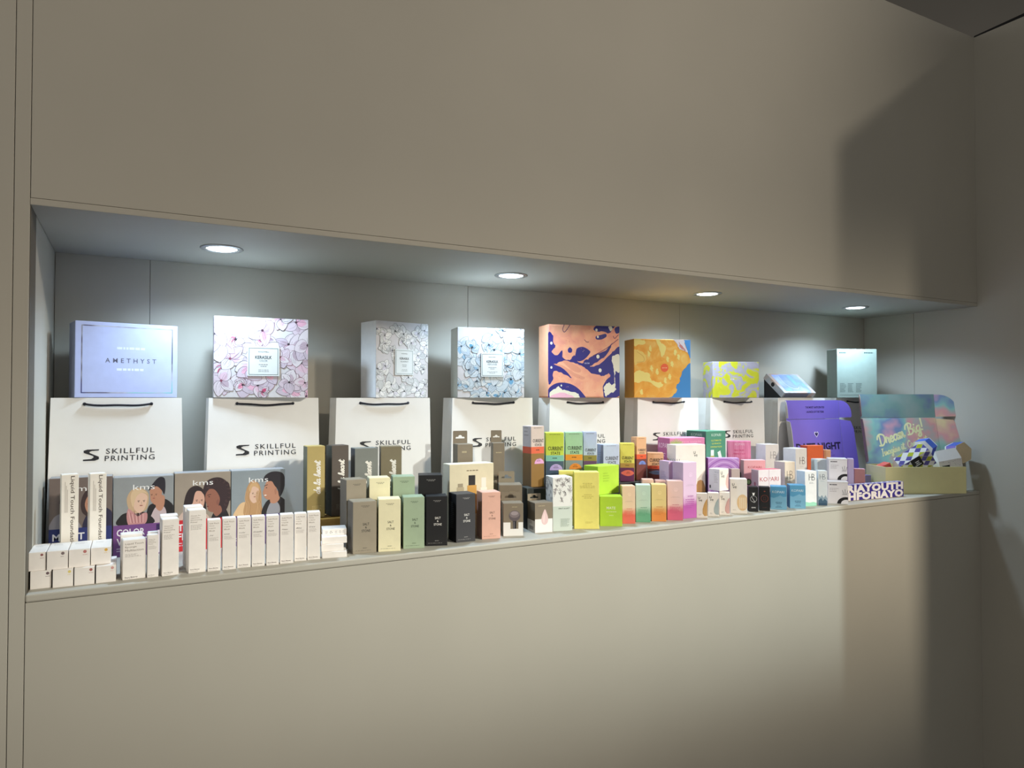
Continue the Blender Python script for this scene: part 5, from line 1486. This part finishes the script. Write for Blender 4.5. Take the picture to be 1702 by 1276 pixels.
# purple mailer
PU = mat((124, 104, 204), 0.5, 0.015, 20)
r, lid, flap, w2, ML, MF = mailer('mailer_box', 'open purple mailer box with a heart and bold black words on its lid', (2.113, 0.178, SH), 0, .297, .103, .06, .205, 7.5, .070, 4, PU, mat((206, 204, 204)), mat((150, 140, 190)), .060, .056, 15, None, .024, .012)
DKN = (28, 12, 84)
p = Print(w2, .205)
cx, cy = .52, .72
hp = [(0, -.9), (-.55, -.3), (-.95, .2), (-.85, .75), (-.4, .9), (0, .5), (.4, .9), (.85, .75), (.95, .2), (.55, -.3)]
p.poly([(cx + q[0] * .042, cy + q[1] * .042 * w2 / .205) for q in hp], (226, 220, 246)); p.poly([(cx + q[0] * .030, cy + q[1] * .030 * w2 / .205) for q in hp], DKN)
p.build('heart', lid, ML)
p = Print(w2, .205)
p.text('DATE NIGHT', .54, .50, .84, (24, 10, 62), fh=.095, bold=.04)
p.micro(.62, .36, .22, 3, .05, (104, 84, 184), 4, .6)
p.build('lettering', lid, ML)
p = Print(w2, .070)
p.text('THE MOST ANTICIPATED', .54, .62, .36, DKN, fh=.026, bold=.03); p.text('LAUNCH OF THE YEAR', .54, .38, .33, DKN, fh=.026, bold=.03)
p.build('lettering', flap, MF)

# iridescent mailer
iri = ramp_mat('iridescent_card', [(0.30, (238, 216, 166)), (0.41, (226, 164, 164)), (0.51, (150, 200, 188)), (0.60, (128, 148, 184)), (0.70, (222, 166, 180))], 'noise', scale=7.0, rough=0.38, distort=.0)
iri2 = ramp_mat('iridescent_flap', [(0.30, (150, 172, 166)), (0.45, (128, 164, 158)), (0.58, (116, 130, 168)), (0.75, (184, 146, 168))], 'noise', scale=8.0, rough=0.38, distort=.2)
CRM = mat((240, 232, 170), 0.55, 0.02, 30)
_e = (math.cos(R(-26)), math.sin(R(-26)))
ox, oy = 2.657 - .298 * _e[0], -.024 - .298 * _e[1]
r, lid, flap, w2, ML, MF = mailer('mailer_box', 'open cream mailer box with an iridescent lid, at the partition end of the shelf', (ox, oy, SH), -26, .298, .130, .096, .175, 13, .090, 6, iri, mat((150, 120, 104), 0.5, 0.1, 30), CRM, .080, .080, 8, iri2, .030, .022)
p = Print(w2, .175)
GC = (250, 246, 190)
p.cursive('Dream Big!', .50, .63, .66, GC, .021, rot=20, stretch=.95)
p.cursive('Imagine it. Create it', .53, .36, .66, GC, .0125, rot=17, stretch=1.0)
p.build('lettering', lid, ML, 'pale yellow brush script')

# things in the iridescent mailer, propped on a card insert
bevel_box('tray_insert', .006, .292, .006, .126, .003, .044, mat((214, 206, 160)), r, .001)
RT = Matrix.Translation((ox, oy, SH)) @ Matrix.Rotation(R(-26), 4, 'Z')
def inbox(x, y, z): return tuple(RT @ Vector((x, y, z)))
def diamonds(w, h, nx, ny, seed):
    p = Print(w, h)
    rr = random.Random(seed)
    for j in range(ny * 2 + 1):
        for i in range(nx + 1):
            x = (i + (.5 if j % 2 else 0)) / nx; y = j / (2 * ny)
            col = [(92, 84, 160), (186, 192, 44), None, (92, 84, 160), None][(i * 2 + j * 3 + (j // 2)) % 5]
            if col: p.poly([(x - .48 / nx, y), (x, y - .48 / ny), (x + .48 / nx, y), (x, y + .48 / ny)], col)
    return p
# harlequin favour box: gabled little house shape
def favour(name, label, loc, rot, w, d, h, roof, m, printer, tagcol=(18, 18, 20)):
    r = empty(name, loc, rot)
    tag(r, label, 'favour box')
    v = [(-w / 2, -d / 2, 0), (w / 2, -d / 2, 0), (w / 2, d / 2, 0), (-w / 2, d / 2, 0), (-w / 2, -d / 2, h), (w / 2, -d / 2, h), (w / 2, d / 2, h), (-w / 2, d / 2, h), (-w / 2 + .004, 0, h + roof), (w / 2 - .004, 0, h + roof)]
    f = [(0, 3, 2, 1), (0, 1, 5, 4), (1, 2, 6, 5), (2, 3, 7, 6), (3, 0, 4, 7), (4, 5, 9, 8), (6, 7, 8, 9), (5, 6, 9), (7, 4, 8)]
    mesh_obj('body', v, f, m, r)
    printer(r, w, d, h, roof)
    return r
def pr_harl(r, w, d, h, roof):
    diamonds(w, h, 4, 3, 1).build('diamond_print', r, front_matrix(w, d, h))
    sl = math.hypot(d / 2, roof)
    M = Matrix(((1, 0, 0, -w / 2), (0, (d / 2) / sl, -roof / sl, -d / 2), (0, roof / sl, (d / 2) / sl, h), (0, 0, 0, 1)))
    diamonds(w, sl, 4, 2, 2).build('diamond_print', r, M)
    p = Print(w, h, 60); p.rect(.34, .38, .66, .98, (18, 18, 20)); p.micro(.41, .70, .2, 3, .11, (230, 230, 230), 3, .6, 'C')
    p.build('label_square', r, Matrix.Translation((0, -.0004, 0)) @ front_matrix(w, d, h), 'black square label')
wh = mat((238, 236, 232), 0.5, 0.01)
favour('favour_box', 'white gabled favour box with lime and violet diamonds and a black square label', inbox(.142, .034, .078), (R(0), R(-30), R(-26)), .124, .046, .056, .030, wh, pr_harl)
def pr_dots(r, w, d, h, roof):
    p = Print(w, h); rr = random.Random(3)
    for i in range(26): p.ell(rr.uniform(.04, .96), rr.uniform(.05, .95), .012, .012, rr.choice([(70, 66, 80), (150, 140, 150), (100, 96, 110)]), 6)
    p.build('dot_print', r, front_matrix(w, d, h))
    p = Print(w, h, 40); p.rect(.12, .10, .44, .62, (18, 18, 20)); p.ell(.28, .36, .03, .03, (120, 120, 126)); p.build('label_square', r, Matrix.Translation((0, -.0004, 0)) @ front_matrix(w, d, h), 'black square label')
favour('favour_box', 'white gabled favour box with tiny dark dots and a black label', inbox(.252, .028, .076), (R(1), R(-10), R(-26)), .086, .038, .046, .036, wh, pr_dots)

def hex_box(name, label, cap_at, axis, spin, rad, ln, body_m, caps, end_m):
    """six-sided tube box whose end cap sits at cap_at and faces along axis; caps: sleeve colours from the upper to the lower panels"""
    ax = (RT.to_3x3() @ Vector(axis)).normalized()
    q = ax.to_track_quat('Z', 'Y')
    base = Vector(inbox(*cap_at)) - ax * ln
    r = empty(name, base)
    r.rotation_mode = 'QUATERNION'
    r.rotation_quaternion = q @ Matrix.Rotation(R(spin), 4, 'Z').to_quaternion()
    tag(r, label, 'favour box')
    ring = [(rad * math.cos(R(60 * k)), rad * math.sin(R(60 * k))) for k in range(6)]
    v = [(a, b, 0) for a, b in ring] + [(a, b, ln) for a, b in ring]
    f = [(k, (k + 1) % 6, (k + 1) % 6 + 6, k + 6) for k in range(6)] + [(5, 4, 3, 2, 1, 0)]
    mesh_obj('body', v, f, body_m, r)
    mesh_obj('end_cap', [(a * .999, b * .999, ln + .0002) for a, b in ring] + [(0, 0, ln + .004)], [(k, (k + 1) % 6, 6) for k in range(6)], end_m, r)
    e = 1.015
    z0, z1 = ln * .12, ln * .97
    sv = [(a * e, b * e, z0) for a, b in ring] + [(a * e, b * e, z1) for a, b in ring]
    for k in range(6):
        k2 = (k + 1) % 6
        nz = (r.rotation_quaternion @ Vector((math.cos(R(60 * k + 30)), math.sin(R(60 * k + 30)), 0))).z
        cm = caps[0] if nz > .45 else (caps[1] if nz > -.2 else (caps[2] if nz > -.75 else caps[3]))
        mesh_obj('sleeve_panel', [sv[k], sv[k2], sv[k2 + 6], sv[k + 6]] + [(t[0] * .99, t[1] * .99, t[2]) for t in (sv[k], sv[k2], sv[k2 + 6], sv[k + 6])],
                 [(0, 1, 2, 3), (7, 6, 5, 4), (0, 4, 5, 1), (2, 6, 7, 3), (1, 5, 6, 2), (3, 7, 4, 0)], cm, r)
    return r
BLU, VIO, CRI, ORG = mat((66, 100, 190)), mat((128, 110, 190)), mat((124, 30, 70)), mat((186, 84, 40))
BL2 = mat((48, 60, 150))
hex_box('favour_box', 'white six-sided favour box with a blue sleeve, leaning up out of the mailer', (.190, .084, .152), (-.80, -.52, -.25), 10, .037, .040, wh, [BLU, BL2, BL2, BL2], wh)
hex_box('favour_box', 'six-sided favour box, cream end and blue to crimson sleeve, on the mailer rim', (.328, .056, .143), (.20, -.95, .12), 20, .040, .050, wh, [BLU, VIO, CRI, ORG], mat((226, 206, 168)))
rr_ = empty('favour_box', inbox(.036, .072, .078), (0, R(-24), R(-26)))
bevel_box('body', -.022, .022, -.02, .02, 0, .022, mat((206, 60, 84)), rr_, .001)
bevel_box('lid', -.0226, .0226, -.0206, .0206, .015, .0226, ramp_mat('red_orange_card', [(0.3, (214, 60, 90)), (0.7, (226, 120, 70))], 'noise', scale=40), rr_, .0008)
tag(rr_, 'small red and orange favour box in the left corner of the iridescent mailer', 'favour box')
